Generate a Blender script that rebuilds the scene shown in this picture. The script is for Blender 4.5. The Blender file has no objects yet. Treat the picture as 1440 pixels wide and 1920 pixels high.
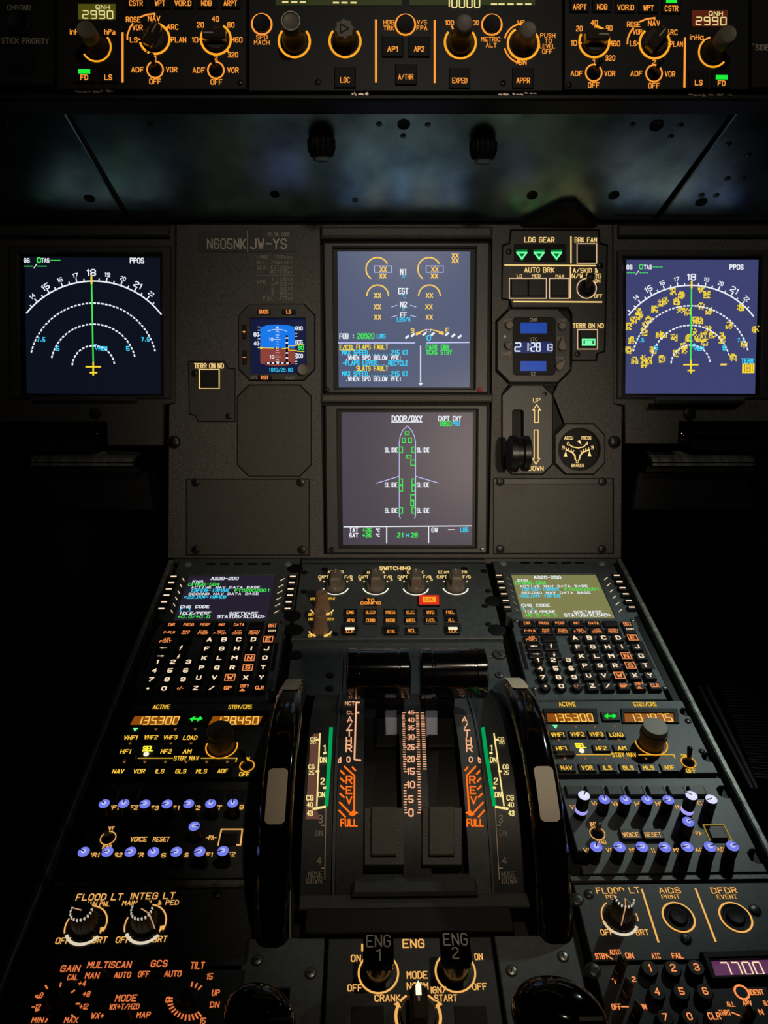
import bpy, math, random
import numpy as np
from mathutils import Matrix, Vector
from mathutils.geometry import delaunay_2d_cdt
random.seed(7)
scene = bpy.context.scene
COL = scene.collection
PI = math.pi
# ------------------------------------------------------------------ camera, world, lights, exposure
F = 1442.0                                    # focal length in pixels of a 1440 x 1920 frame
PITCH, YAW = math.radians(18), math.radians(-1.03)
CAM = Matrix.Translation((0, 0, 1.15)) @ Matrix.Rotation(YAW, 4, 'Z') @ Matrix.Rotation(PI/2 - PITCH, 4, 'X')
cd = bpy.data.cameras.new('camera'); cd.sensor_fit = 'VERTICAL'; cd.sensor_height = 24; cd.lens = F/1920*24
cd.clip_start = .01
cam = bpy.data.objects.new('camera', cd); COL.objects.link(cam); cam.matrix_world = CAM; scene.camera = cam
w = bpy.data.worlds.new('night'); scene.world = w; w.use_nodes = True
w.node_tree.nodes['Background'].inputs[0].default_value = (.010, .011, .013, 1)
w.node_tree.nodes['Background'].inputs[1].default_value = .12
scene.view_settings.view_transform = 'Standard'; scene.view_settings.look = 'None'
scene.view_settings.exposure = 0; scene.view_settings.gamma = 1; scene.view_settings.use_curve_mapping = False
scene.cycles.use_denoising = True
scene.cycles.sample_clamp_indirect = 3

def W(x, y, z):                               # viewing coordinates (right, up, ahead) in metres -> world
    return CAM @ Vector((x, y, -z))
def lamp(name, kind, at, to, power, color, size=.05, angle=60, blend=.5):
    l = bpy.data.lights.new(name, kind); l.energy = power; l.color = color
    if kind == 'AREA': l.size = size
    else: l.shadow_soft_size = size
    if kind == 'SPOT': l.spot_size = math.radians(angle); l.spot_blend = blend
    o = bpy.data.objects.new(name, l); COL.objects.link(o); o.location = at
    o.rotation_euler = (Vector(to) - Vector(at)).to_track_quat('-Z', 'Y').to_euler()
    return o
# cool flood lamp under the co-pilot's side of the glareshield, and warm lamps overhead and beside the camera
lamp('flood_light', 'SPOT', W(.43, .21, .69), W(.21, -.22, .73), 4.1, (.86, 1, .92), .012, 66, 1)
lamp('panel_fill_light', 'SPOT', W(.30, .035, -.12), W(.03, .05, .92), 15.5, (1, .82, .62), .03, 37, .9)  # added beside the camera to brighten the main panel with warm light
lamp('dome_light', 'SPOT', W(.10, .62, -.20), W(.10, .42, .74), 7, (1, .90, .76), .05, 70, 1)
lamp('reading_light', 'SPOT', W(.22, .55, .05), W(.035, -.26, .60), 8, (1, .80, .58), .02, 23, .9)

# ------------------------------------------------------------------ materials
def lin(c):
    return tuple(((v/255+.055)/1.055)**2.4 if v > 10 else v/255/12.92 for v in c) + (1,)
def mat(name, c, rough=.5, metal=0, grain=0, gscale=600, bump=0, spec=.5, coat=0):
    m = bpy.data.materials.new(name); m.use_nodes = True; nt = m.node_tree; b = nt.nodes['Principled BSDF']
    b.inputs['Base Color'].default_value = lin(c); b.inputs['Roughness'].default_value = rough
    b.inputs['Metallic'].default_value = metal; b.inputs['Specular IOR Level'].default_value = spec
    b.inputs['Coat Weight'].default_value = coat
    if grain or bump:
        tc = nt.nodes.new('ShaderNodeTexCoord'); n = nt.nodes.new('ShaderNodeTexNoise')
        n.inputs['Scale'].default_value = gscale; n.inputs['Detail'].default_value = 3
        nt.links.new(tc.outputs['Object'], n.inputs['Vector'])
        if grain:
            r = nt.nodes.new('ShaderNodeValToRGB'); l = lin(c)
            r.color_ramp.elements[0].position = .3; r.color_ramp.elements[1].position = .75
            r.color_ramp.elements[0].color = tuple(v*(1-grain) for v in l[:3]) + (1,)
            r.color_ramp.elements[1].color = tuple(v*(1+grain*1.6) for v in l[:3]) + (1,)
            nt.links.new(n.outputs['Fac'], r.inputs['Fac']); nt.links.new(r.outputs['Color'], b.inputs['Base Color'])
        if bump:
            bp = nt.nodes.new('ShaderNodeBump'); bp.inputs['Strength'].default_value = bump; bp.inputs['Distance'].default_value = .0006
            nt.links.new(n.outputs['Fac'], bp.inputs['Height']); nt.links.new(bp.outputs['Normal'], b.inputs['Normal'])
    return m
def glow(name, c, k=1.0, quiet=True):
    m = bpy.data.materials.new(name); m.use_nodes = True; nt = m.node_tree
    nt.nodes.remove(nt.nodes['Principled BSDF'])
    e = nt.nodes.new('ShaderNodeEmission'); e.inputs[0].default_value = lin(c); e.inputs[1].default_value = k
    nt.links.new(e.outputs[0], nt.nodes['Material Output'].inputs[0])
    if quiet: m.cycles.emission_sampling = 'NONE'
    return m
def screenmat(name, c, k=1.0, rough=.3, spec=.3):
    m = mat(name, (3, 3, 4), rough, spec=spec); b = m.node_tree.nodes['Principled BSDF']
    b.inputs['Emission Color'].default_value = lin(c); b.inputs['Emission Strength'].default_value = k
    return m
M = dict(
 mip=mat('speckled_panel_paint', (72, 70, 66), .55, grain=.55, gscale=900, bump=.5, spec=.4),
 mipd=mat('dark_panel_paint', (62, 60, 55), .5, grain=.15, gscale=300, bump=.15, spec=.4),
 bezel=mat('bezel_paint', (50, 50, 47), .45, grain=.15, gscale=700, bump=.2),
 cool=mat('blue_grey_panel_paint', (70, 76, 78), .5, grain=.14, gscale=160, bump=.12, spec=.4),
 coold=mat('dark_blue_grey_paint', (44, 48, 50), .5, grain=.14, gscale=300, bump=.12, spec=.4),
 glare=mat('glareshield_panel_paint', (26, 24, 22), .5, grain=.1, gscale=500, bump=.1, spec=.3),
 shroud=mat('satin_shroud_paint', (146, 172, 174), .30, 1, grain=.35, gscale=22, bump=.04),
 black=mat('matt_black', (6, 6, 6), .6, spec=.3),
 key=mat('black_key', (15, 15, 15), .45, spec=.4),
 gloss=mat('gloss_black', (6, 6, 7), .10, spec=.6, coat=.5),
 knob=mat('grey_brown_knob', (112, 102, 88), .5, grain=.08, gscale=800),
 knobd=mat('dark_knob', (42, 38, 34), .45),
 brown=mat('brown_knob', (138, 108, 84), .45),
 olive=mat('olive_knob', (92, 92, 70), .5),
 grip=mat('translucent_grip', (58, 48, 40), .2, spec=.7),
 white=mat('white_print', (190, 176, 160), .6),
 dimprint=mat('grey_print', (215, 200, 182), .6),
 faint=mat('faint_print', (160, 152, 142), .6),
 cream=mat('cream_mark', (190, 178, 158), .5),
 steel=mat('screw_steel', (120, 122, 118), .35, .8),
 screw=mat('black_screw', (26, 26, 26), .35, .3),
 bare=mat('bare_metal', (190, 170, 150), .35, .7),
 lens=mat('grey_lens', (120, 135, 132), .2),
 rail=mat('worn_rail', (108, 110, 104), .45, .2, grain=.5, gscale=120, bump=.3),
 rubber=mat('ribbed_rubber', (12, 13, 13), .5),
 carpet=mat('dark_carpet', (16, 16, 17), .95, grain=.3, gscale=400),
 wall=mat('dark_wall', (14, 14, 15), .8),
 label=mat('reflection_tinted_label', (170, 178, 205), .4),  # pale blue of screen light reflected on the lever plates, put into the colour
 lilac=mat('lilac_collar', (150, 140, 215), .4),
 plum=mat('brown_scale_plate', (92, 62, 50), .5),
)
G = dict(
 amber=glow('amber_light', (255, 158, 58), 1.0), ambery=glow('amber_ring_light', (255, 170, 40), 1.0),
 pale=glow('pale_amber_light', (255, 216, 136), 1.0), yellow=glow('yellow_legend_light', (255, 200, 62), 1.0),
 keyl=glow('cream_legend_light', (255, 226, 190), 1.0), orange=glow('orange_legend_light', (255, 150, 84), 1.0),
 rev=glow('orange_scale_light', (255, 116, 28), 1.0), peach=glow('peach_scale_light', (255, 184, 140), .95),
 radar=glow('dim_orange_light', (232, 122, 66), .95), eng=glow('engine_legend_light', (255, 188, 100), .9),
 green=glow('green_light', (30, 240, 60), 1.0), gear=glow('green_gear_light', (120, 255, 170), 1.1, False),
 geard=glow('green_gear_halo', (0, 120, 40), 1.0, False),
 grn=glow('green_symbol', (70, 235, 90), 1.0), cyan=glow('cyan_symbol', (60, 215, 255), 1.0), wht=glow('white_symbol', (236, 240, 248), 1.0),
 yel=glow('yellow_symbol', (250, 220, 50), 1.0), ambs=glow('amber_symbol', (250, 205, 100), 1.0), lav=glow('lavender_symbol', (196, 200, 250), 1.0),
 scgrn=glow('scale_green', (0, 160, 84), 1.0), scy=glow('scale_yellow', (255, 232, 150), 1.0), ring=glow('white_ring_light', (255, 248, 220), 1.1),
 violet=glow('violet_knob_light', (116, 124, 232), 1.0), violetb=glow('bright_violet_knob_light', (222, 222, 255), 1.0),
 selb=glow('bright_yellow_light', (255, 240, 60), 1.1), red=glow('red_light', (222, 46, 28), 1.0), redy=glow('orange_core_light', (255, 170, 40), 1.0),
 lcdn=glow('white_digit', (225, 235, 245), 1.0), amberd=glow('amber_digit', (255, 205, 96), 1.0), lcd=glow('lcd_digit', (240, 226, 150), .95),
 sky=glow('sky_blue_symbol', (26, 120, 235), 1.0), earth=glow('brown_symbol', (140, 66, 56), 1.0), pb=glow('panel_pale_box', (255, 214, 170), .9),
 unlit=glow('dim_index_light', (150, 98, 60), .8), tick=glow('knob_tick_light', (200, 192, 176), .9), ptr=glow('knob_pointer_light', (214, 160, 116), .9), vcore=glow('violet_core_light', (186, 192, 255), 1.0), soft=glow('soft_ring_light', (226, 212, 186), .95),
 dark=glow('dark_symbol', (8, 10, 16), 1.0), clr=glow('white_key_light', (255, 246, 215), 1.0), dimy=glow('dim_box_light', (170, 140, 60), .8),
)
S = dict(
 nl=screenmat('screen_dark_navy', (13, 17, 30)), nr=screenmat('screen_indigo', (62, 66, 112)), ewd=screenmat('screen_slate_blue', (76, 86, 116)),
 sd=screenmat('screen_mauve', (64, 57, 72), rough=.38, spec=.4), isis=screenmat('screen_blue_black', (14, 22, 58)), mcl=screenmat('screen_plum_black', (36, 30, 46)),
 mcr=screenmat('screen_olive', (126, 126, 78)), olive=screenmat('window_olive', (74, 72, 16)), oliver=screenmat('window_red_brown', (84, 30, 16)),
 fcu=screenmat('window_dark_olive', (44, 50, 22)), amber=screenmat('window_amber', (140, 74, 8)), clk=screenmat('window_blue', (16, 66, 160)),
 clkd=screenmat('window_dark_blue', (14, 34, 92)), plum=screenmat('window_plum', (92, 48, 84)), blackg=mat('black_glass', (4, 4, 5), .45, spec=.3),
)
# ------------------------------------------------------------------ planes of the cockpit (pixel rays meet them at their true distance)
class Plane:
    def __init__(s, O, u, v):
        s.O, s.u, s.v = (np.array(a, float) for a in (O, u, v)); s.n = -np.cross(s.u, s.v)
    def hit(s, x, y, h=0):
        r = np.array([(x-720)/F, (960-y)/F, 1.0]); X = r*((s.n@s.O+h)/(s.n@r)) - s.O
        return np.array([X@s.u, X@s.v])
    def cam(s, u, v, n=0): return s.O + u*s.u + v*s.v + n*s.n
def ray(x, y, z): return np.array([(x-720)/F*z, (960-y)/F*z, z])
def spin(u, v, c): return np.cos(c)*u+np.sin(c)*v, -np.sin(c)*u+np.cos(c)*v
a, b, c = np.radians([29.7737, -.41769, .94092])
PED = Plane((0, -.064, .92), *spin(np.array([np.cos(b), np.sin(b)*np.cos(a), -np.sin(b)*np.sin(a)]), np.array([0, np.sin(a), np.cos(a)]), c))
a, b, c = np.radians([3.1512, -1.08904, .05446])
v_ = np.array([0, np.cos(a), -np.sin(a)]); u_ = np.array([np.cos(b), 0, -np.sin(b)]); u_ = u_ - v_*(u_@v_); u_ /= np.linalg.norm(u_)
u_, v_ = spin(u_, v_, c)
MIP = Plane(ray(760, 600, .91514), u_, v_)
FCU = Plane(ray(760, 172, .735), u_, v_)
p_hi = FCU.cam(*FCU.hit(720, 184, -.02), -.02); p_lo = MIP.cam(*MIP.hit(720, 414, -.004), -.004)
sv = p_hi - p_lo; sv = sv - u_*(u_@sv); sv /= np.linalg.norm(sv)
SHR = Plane((p_hi+p_lo)/2, u_, sv)
# ------------------------------------------------------------------ objects
ABS = {}
class Thing:
    def __init__(s, plane, o, name, label, cat, group=None, kind=None):
        s.pl = plane; s.o = np.array(o, float)
        e = bpy.data.objects.new(name, None); COL.objects.link(e); e.empty_display_size = .01
        ax = [CAM.to_3x3() @ Vector((k[0], k[1], -k[2])) for k in (plane.u, plane.v, plane.n)]
        m = Matrix((ax[0], ax[1], ax[2])).transposed().to_4x4(); m.translation = W(*plane.cam(*s.o)); e.matrix_world = m
        if kind: e['kind'] = kind
        else: e['label'] = label; e['category'] = cat
        if kind and label: e['label'] = label
        if group: e['group'] = group
        s.root = e; ABS[e.name] = Vector((0, 0, 0))
    def part(s, name, mb, parent=None, label=None, stuff=False):
        if not mb.V: return None
        P = parent or s.root
        V = np.array(mb.V); lo, hi = V.min(0), V.max(0); ctr = Vector(((lo[0]+hi[0])/2, (lo[1]+hi[1])/2, lo[2]))
        me = bpy.data.meshes.new(name); me.from_pydata([tuple(v-np.array(ctr)) for v in V], [], mb.Fc)
        for m in mb.mats: me.materials.append(m)
        me.polygons.foreach_set('material_index', mb.Fm)
        if mb.smooth:
            me.polygons.foreach_set('use_smooth', [True]*len(mb.Fc)); me.set_sharp_from_angle(angle=math.radians(mb.smooth))
        me.update()
        o = bpy.data.objects.new(name, me); COL.objects.link(o); o.parent = P
        o.location = ctr - ABS[P.name]; ABS[o.name] = ctr
        if label: o['label'] = label
        if stuff: o['kind'] = 'stuff'
        return o
class Draw:                                   # pixel (or zoomed-pixel) coordinates -> local plane coordinates of a thing
    def __init__(s, pl, o, zx=0, zy=0, k=1, h=0): s.pl, s.o, s.zx, s.zy, s.k, s.h = pl, np.array(o, float), zx, zy, k, h
    def P(s, x, y, h=None):
        return s.pl.hit(s.zx+x/s.k, s.zy+y/s.k, s.h if h is None else h) - s.o
    def S(s, x, y):
        e = 3*s.k; A, B, C, E_ = s.P(x-e, y), s.P(x+e, y), s.P(x, y-e), s.P(x, y+e)
        return abs(B[0]-A[0])/(2*e), abs(C[1]-E_[1])/(2*e)
def height(d, base, top):
    b_ = d.P(*base, 0)
    hs = np.linspace(0, .07, 141); return float(hs[np.argmin([np.linalg.norm(d.P(*top, h)-b_) for h in hs])])
GL = {k: v for k, v in (q.split('=', 1) for q in (
 'A=002640,1232;B=00063645443303,33424130' '00;C=4536160501103041;D=00062645412000;E=46060040,0333;F=460600,0333;G=45361605011030414323;H=0006,4046,0343;J=4641301001;K=0006,4602,1340;'
 'L=060040;M=0006234640;N=00064046;O=100105163645413010;P=00063645443303;Q=100105163645413010,2240;R=00063645443303,2340;S=453616050413334241301001;T=0646,2620;'
 'U=060110304146;V=062046;W=0610243046;X=0046,0640;Y=062346,2320;Z=06460040;0=100105163645413010;2=0516364544010040;3=05163645443313,334241301001;4=30360242;'
 '5=460603334241301001;6=4536160501103041423303;7=064610;8=1304051636454433130201103041' '4233;9=431304051636454130' '1001;-=0343;+=0343,2125;/=0046;&=400516252401102043;'
 '[=36161030;]=16363010;>=054301;<=450341;h=0006,0314344340;n=0004,0314344340;g=4434140301104044;a=14344340100112' '42;_=0040;^=00244000;~=1626251516;%=0046,0515,3141;o=1526352415').split(';'))}
def glyphs(s, mono=False):
    X = 0; out = []
    for ch in s:
        if ch == '.': pl, wd = [[(0, 0), (0, .5)]], 0
        elif ch == ':': pl, wd = [[(0, 1), (0, 1.6)], [(0, 4), (0, 4.6)]], 0
        elif ch == '1': pl, wd = [[(0, 5), (1, 6), (1, 0)]], 1
        elif ch == 'I': pl, wd = [[(0, 0), (0, 6)]], 0
        elif ch == 'i': pl, wd = [[(0, 0), (0, 4)], [(0, 5.6), (0, 6)]], 0
        elif ch == ' ': pl, wd = [], (2.0 if not mono else 4)
        else:
            g = GL.get(ch, '00'); pl = [[(int(t[k]), int(t[k+1])) for k in range(0, len(t)-1, 2)] for t in g.split(',')]; wd = 4
        off = (4-wd)/2 if mono else 0
        out += [[((x+X+off)/6, y/6) for x, y in p] for p in pl]
        X += (4 if mono else wd) + 2.0
    return out, max(X-2.0, .5)/6
SEG = {'0': 'abcdef', '1': 'bc', '2': 'abged', '3': 'abgcd', '4': 'fgbc', '5': 'afgcd', '6': 'afgedc', '7': 'abc', '8': 'abcdefg', '9': 'abcfgd', '-': 'g', ' ': '', '_': 'd'}
SP = dict(a=((.06, 1), (.54, 1)), b=((.6, .94), (.6, .56)), c=((.6, .44), (.6, .06)), d=((.06, 0), (.54, 0)), e=((0, .06), (0, .44)), f=((0, .56), (0, .94)), g=((.08, .5), (.52, .5)))
def segs(s):
    X = 0; out = []
    for ch in s:
        if ch == '.': out.append([(X-.17, -.02), (X-.17, .06)]); continue
        if ch == ':': out += [[(X+.02, .25), (X+.02, .3)], [(X+.02, .7), (X+.02, .75)]]; X += .22; continue
        out += [[(x+X, y) for x, y in SP[k]] for k in SEG[ch]]; X += .6 if ch == ' ' else .92
    return out, X-.32
def px_of(o, q, h=0, pl=PED):
    X = pl.cam(q[0]+o[0], q[1]+o[1], h); return X[0]/X[2]*F+720, 960-X[1]/X[2]*F
class MB:
    def __init__(s, m=None, smooth=0): s.V, s.Fc, s.Fm, s.mats, s.mi, s.smooth = [], [], [], [], 0, smooth; m and s.use(m)
    def use(s, m):
        if m not in s.mats: s.mats.append(m)
        s.mi = s.mats.index(m); return s
    def add(s, vs, fs):
        k = len(s.V); s.V += [tuple(float(q) for q in v) for v in vs]; s.Fc += [tuple(i+k for i in f) for f in fs]; s.Fm += [s.mi]*len(fs); return s
    def prism(s, pts, z0, z1, bev=0, open_top=False):
        P = [np.array(p[:2], float) for p in pts]
        if area(P) < 0: P = P[::-1]
        n = len(P); I = inset(P, bev) if bev else P
        rings = [[(*p, z0) for p in P], [(*p, z1-bev) for p in P]] + ([[(*p, z1) for p in I]] if bev else [])
        vs = sum(rings, []); fs = []
        for r in range(len(rings)-1):
            for i in range(n): j = (i+1) % n; fs.append((r*n+i, r*n+j, (r+1)*n+j, (r+1)*n+i))
        top = (len(rings)-1)*n
        if n <= 8 and not concave(P): fs.append(tuple(range(top, top+n)))
        else: fs += [tuple(top+i for i in t) for t in tess([[Vector((*p, 0)) for p in I]])]
        return s.add(vs, fs)
    def plate(s, outer, holes, z0, z1, bev=.0006):
        O = [np.array(p[:2], float) for p in outer]; O = O if area(O) > 0 else O[::-1]
        Hs = [[np.array(p[:2], float) for p in h] for h in holes]; Hs = [h if area(h) < 0 else h[::-1] for h in Hs]
        loops = [O]+Hs; ins = [inset(L, bev) for L in loops]
        vs = [(*p, z1) for L in ins for p in L]; s.add(vs, tess([[Vector((*p, 0)) for p in L] for L in ins]))
        for L, I in zip(loops, ins):
            n = len(L); vs = [(*p, z0) for p in L]+[(*p, z1-bev) for p in L]+[(*p, z1) for p in I]
            s.add(vs, [(r*n+i, r*n+(i+1) % n, (r+1)*n+(i+1) % n, (r+1)*n+i) for r in (0, 1) for i in range(n)])
        return s
    def box(s, x, y, w_, h_, z0, z1, bev=0, rot=0, sh=0):
        cs, sn = math.cos(rot), math.sin(rot)
        return s.prism([(x+cs*i*w_/2-sn*j*h_/2+sh*j*h_/2, y+sn*i*w_/2+cs*j*h_/2) for i, j in ((-1, -1), (1, -1), (1, 1), (-1, 1))], z0, z1, bev)
    def dbox(s, d, x, y, w_, h_, z0, z1, bev=.0004):     # a box aligned with the panel, sized in picture pixels
        (cx, cy), (sx, sy) = d.P(x, y), d.S(x, y); return s.box(cx, cy, w_*sx, h_*sy, z0, z1, bev)
    def dpoly(s, d, pts, z0, z1, bev=.0005): return s.prism([d.P(*p) for p in pts], z0, z1, bev)
    def quad(s, *p): return s.add(p, [(0, 1, 2, 3)])
    def lathe(s, cx, cy, prof, n=28, z=0, flute=0, nf=0, frame=None, a0=0, a1=2*PI):
        full = abs(a1-a0-2*PI) < 1e-6; m = n if full else n+1; vs = []; fs = []
        for r, zz in prof:
            for i in range(m):
                t = a0+(a1-a0)*i/n; rr = r*(1-flute*(1 if (i % 2) else 0)) if flute and r > 0 else r
                if frame: C, ex, ey, ez = frame; vs.append(tuple(np.array(C)+rr*math.cos(t)*np.array(ex)+rr*math.sin(t)*np.array(ey)+zz*np.array(ez)))
                else: vs.append((cx+rr*math.cos(t), cy+rr*math.sin(t), z+zz))
        for k in range(len(prof)-1):
            for i in range(n):
                j = (i+1) % m; fs.append((k*m+i, k*m+j, (k+1)*m+j, (k+1)*m+i))
        return s.add(vs, fs)
    def disc(s, cx, cy, r, z, n=24): return s.add([(cx+r*math.cos(2*PI*i/n), cy+r*math.sin(2*PI*i/n), z) for i in range(n)], [tuple(range(n))])
    def ann(s, cx, cy, r0, r1, z, a0=0, a1=2*PI, n=40):
        n = max(4, int(n*abs(a1-a0)/(2*PI))); vs = []
        for i in range(n+1):
            t = a0+(a1-a0)*i/n; vs += [(cx+r*math.cos(t), cy+r*math.sin(t), z) for r in (r0, r1)]
        return s.add(vs, [(2*i, 2*i+1, 2*i+3, 2*i+2) for i in range(n)])
    def ring(s, d, x, y, r, wd, z=.0004, a0=0, a1=360, n=44):
        (cx, cy), (sx, _) = d.P(x, y), d.S(x, y); return s.ann(cx, cy, (r-wd/2)*sx, (r+wd/2)*sx, z, math.radians(a0), math.radians(a1), n)
    def stroke(s, pts, t, f=None, close=False, cap=1):
        pts = list(pts)+([pts[0]] if close else [])
        for A, B in zip(pts, pts[1:]):
            A, B = np.array(A, float), np.array(B, float); e = B-A; L = np.linalg.norm(e)
            if L < 1e-9: continue
            g = e/L*t/2; nn = np.array([-g[1], g[0]]); e = g*cap; m = int(math.ceil(L/getattr(f, 'cut', 1e9)))
            if m > 1:                         # on a curved cover a long line is laid down in short pieces
                for k in range(m): a_, b_ = A+(B-A)*k/m, A+(B-A)*(k+1)/m; s.add([f(*q) for q in (a_-nn, b_-nn, b_+nn, a_+nn)], [(0, 1, 2, 3)])
                continue
            q = [A-e-nn, B+e-nn, B+e+nn, A-e+nn]
            s.add([f(*k) for k in q], [(0, 1, 2, 3)])
        return s
    def line(s, d, pts, wd, z=.0004, close=False):
        sx, _ = d.S(*pts[0]); return s.stroke([d.P(*p) for p in pts], wd*sx, lambda x, y: (x, y, z), close)
    def text(s, d, x, y, txt, h, w_=0, z=.0004, t=.17, mono=False, rot=0, seg=False, al='c', stretch=1.0):
        (cx, cy), (sx, sy) = d.P(x, y), d.S(x, y); H = h*sy
        pl, wd = segs(txt) if seg else glyphs(txt, mono); kx = (w_*sx/wd) if w_ else H*stretch
        cs, sn = math.cos(rot), math.sin(rot); off = dict(c=wd/2, l=0, r=wd)[al]
        tt = t*min(H, kx*1.25)
        for p in pl:
            s.stroke([((px-off)*kx, (py-.5)*H) for px, py in p], tt, lambda X, Y: (cx+cs*X-sn*Y, cy+sn*X+cs*Y, z), cap=.8)
        return s
    def tube(s, A, B, r0, r1, n=12, cap=True):
        A, B = np.array(A, float), np.array(B, float); e = B-A; L = np.linalg.norm(e); e /= L
        ex = np.cross(e, [1, 0, 0] if abs(e[0]) < .8 else [0, 1, 0]); ex /= np.linalg.norm(ex); ey = np.cross(e, ex)
        pr = [(r0, 0), (r1, L*.94), (r1*.75, L*.985), (0, L)] if cap else [(r0, 0), (r1, L)]
        return s.lathe(0, 0, pr, n, frame=(A, ex, ey, e))
def area(P): return .5*sum(P[i][0]*P[(i+1) % len(P)][1]-P[(i+1) % len(P)][0]*P[i][1] for i in range(len(P)))
def inset(P, b_):
    n = len(P); out = []
    for i in range(n):
        p0, p1, p2 = P[i-1], P[i], P[(i+1) % n]; e1 = (p1-p0)/max(np.linalg.norm(p1-p0), 1e-9); e2 = (p2-p1)/max(np.linalg.norm(p2-p1), 1e-9)
        n1, n2 = np.array([-e1[1], e1[0]]), np.array([-e2[1], e2[0]]); m = n1+n2; k = max(1+n1@n2, .3)
        out.append(p1+m*b_/k)
    return out
def concave(P):
    n = len(P)
    for i in range(n):
        a_, b_ = P[(i+1) % n]-P[i], P[(i+2) % n]-P[(i+1) % n]
        if a_[0]*b_[1]-a_[1]*b_[0] < -1e-12: return True
    return False
def inside(p, L):
    c_ = False
    for i in range(len(L)):
        (x0, y0), (x1, y1) = L[i][:2], L[i-1][:2]
        if (y0 > p[1]) != (y1 > p[1]) and p[0] < (x1-x0)*(p[1]-y0)/(y1-y0)+x0: c_ = not c_
    return c_
def tess(loops):
    K = 100.0; flat = [Vector((v[0]*K, v[1]*K)) for L in loops for v in L]; E_ = []; k = 0
    for L in loops: E_ += [(k+i, k+(i+1) % len(L)) for i in range(len(L))]; k += len(L)
    vs, _, fs, ov, _, _ = delaunay_2d_cdt(flat, E_, [], 0, 1e-7); out = []; LL = [[(v[0]*K, v[1]*K) for v in L] for L in loops]
    for f in fs:
        A, B, C = (vs[i] for i in f); m = (A+B+C)/3
        if not all(ov[i] for i in f) or not inside(m, LL[0]) or any(inside(m, h) for h in LL[1:]): continue
        t = tuple(ov[i][0] for i in f); out.append(t if (B-A).cross(C-A) > 0 else (t[0], t[2], t[1]))
    return out
def octagon(x0, y0, x1, y1, c_): return [(x0+c_, y0), (x1-c_, y0), (x1, y0+c_), (x1, y1-c_), (x1-c_, y1), (x0+c_, y1), (x0, y1-c_), (x0, y0+c_)]
def rbox(x0, y0, x1, y1, r, n=3):
    out = []
    for cx, cy, a0 in ((x1-r, y0+r, -90), (x1-r, y1-r, 0), (x0+r, y1-r, 90), (x0+r, y0+r, 180)):
        out += [(cx+r*math.cos(math.radians(a0+90*i/n)), cy+r*math.sin(math.radians(a0+90*i/n))) for i in range(n+1)]
    return out
# ------------------------------------------------------------------ shared part builders
def screw(T, d, x, y, r, m='screw', name='screw', z=.0012):
    (cx, cy), (sx, _) = d.P(x, y), d.S(x, y); R = r*sx
    o = T.part(name, MB(M['black'], 40).lathe(cx, cy, [(R*1.25, 0), (R*1.25, .0003), (R, .0003)], 18).use(M[m]).lathe(cx, cy, [(R, -.0002), (R, z*.7), (R*.75, z), (0, z*1.02)], 18))
    T.part('slot', MB(M['black']).box(cx, cy, R*1.3, R*.28, z*.8, z*1.15, 0, random.uniform(0, 3)), o)
def button(T, d, x, y, w_, h_, legend='', lh=0, col=None, z=.003, m='key', lx=0, ly=0, lw=0, lt=.18, gap=1.25, mono=False, bev=.0006, bar=None, name='button'):
    (cx, cy), (sx, sy) = d.P(x, y, z), d.S(x, y)
    o = T.part(name, MB(M[m]).box(cx, cy, w_*sx, h_*sy, 0, z, bev))
    if legend:
        dd = Draw(d.pl, d.o, d.zx, d.zy, d.k, z); lb = MB(col); L = legend.split('|')
        for i, tx in enumerate(L): lb.text(dd, x+lx, y+ly+(i-(len(L)-1)/2)*lh*gap, tx, lh, lw, z+.00015, lt, mono)
        T.part('legend', lb, o)
    if bar:
        dd = Draw(d.pl, d.o, d.zx, d.zy, d.k, z); bx, by, bw, bh, bm = bar
        T.part('lamp_bar', MB(bm).dbox(dd, bx, by, bw, bh, z, z+.0004, 0), o)
    return o
def toggle(T, d, x, y, tx, ty, r, col, hgt=.016, tip_r=3.2, wd=3, m='knobd', a0=0, a1=360):
    (cx, cy), (sx, _) = d.P(x, y), d.S(x, y); t = d.P(tx, ty, hgt)
    o = T.part('toggle_switch', MB(M['screw'], 40).lathe(cx, cy, [(r*sx*.8, 0), (r*sx*.8, .001), (r*sx*.55, .002), (r*sx*.4, .0035)], 20))
    T.part('toggle_stick', MB(M[m], 50).tube((cx, cy, .001), (*t, hgt), tip_r*sx*.7, tip_r*sx*1.15), o)
    if col: T.part('light_ring', MB(col).ring(d, x, y, r, wd, .0005, a0, a1), o)
def lcd(T, d, pts, m, name='display_window', z=.0006, frame=None, fz=.003):
    fo = None
    if frame: 
        P = [d.P(*p) for p in frame]; fo = T.part('window_frame', MB(M['black']).plate(P, [[d.P(*p) for p in pts]], 0, fz, .0005))
    return T.part(name, MB(m).add([(*d.P(*p), z) for p in pts], [tuple(range(len(pts)))[::-1]]))
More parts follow.
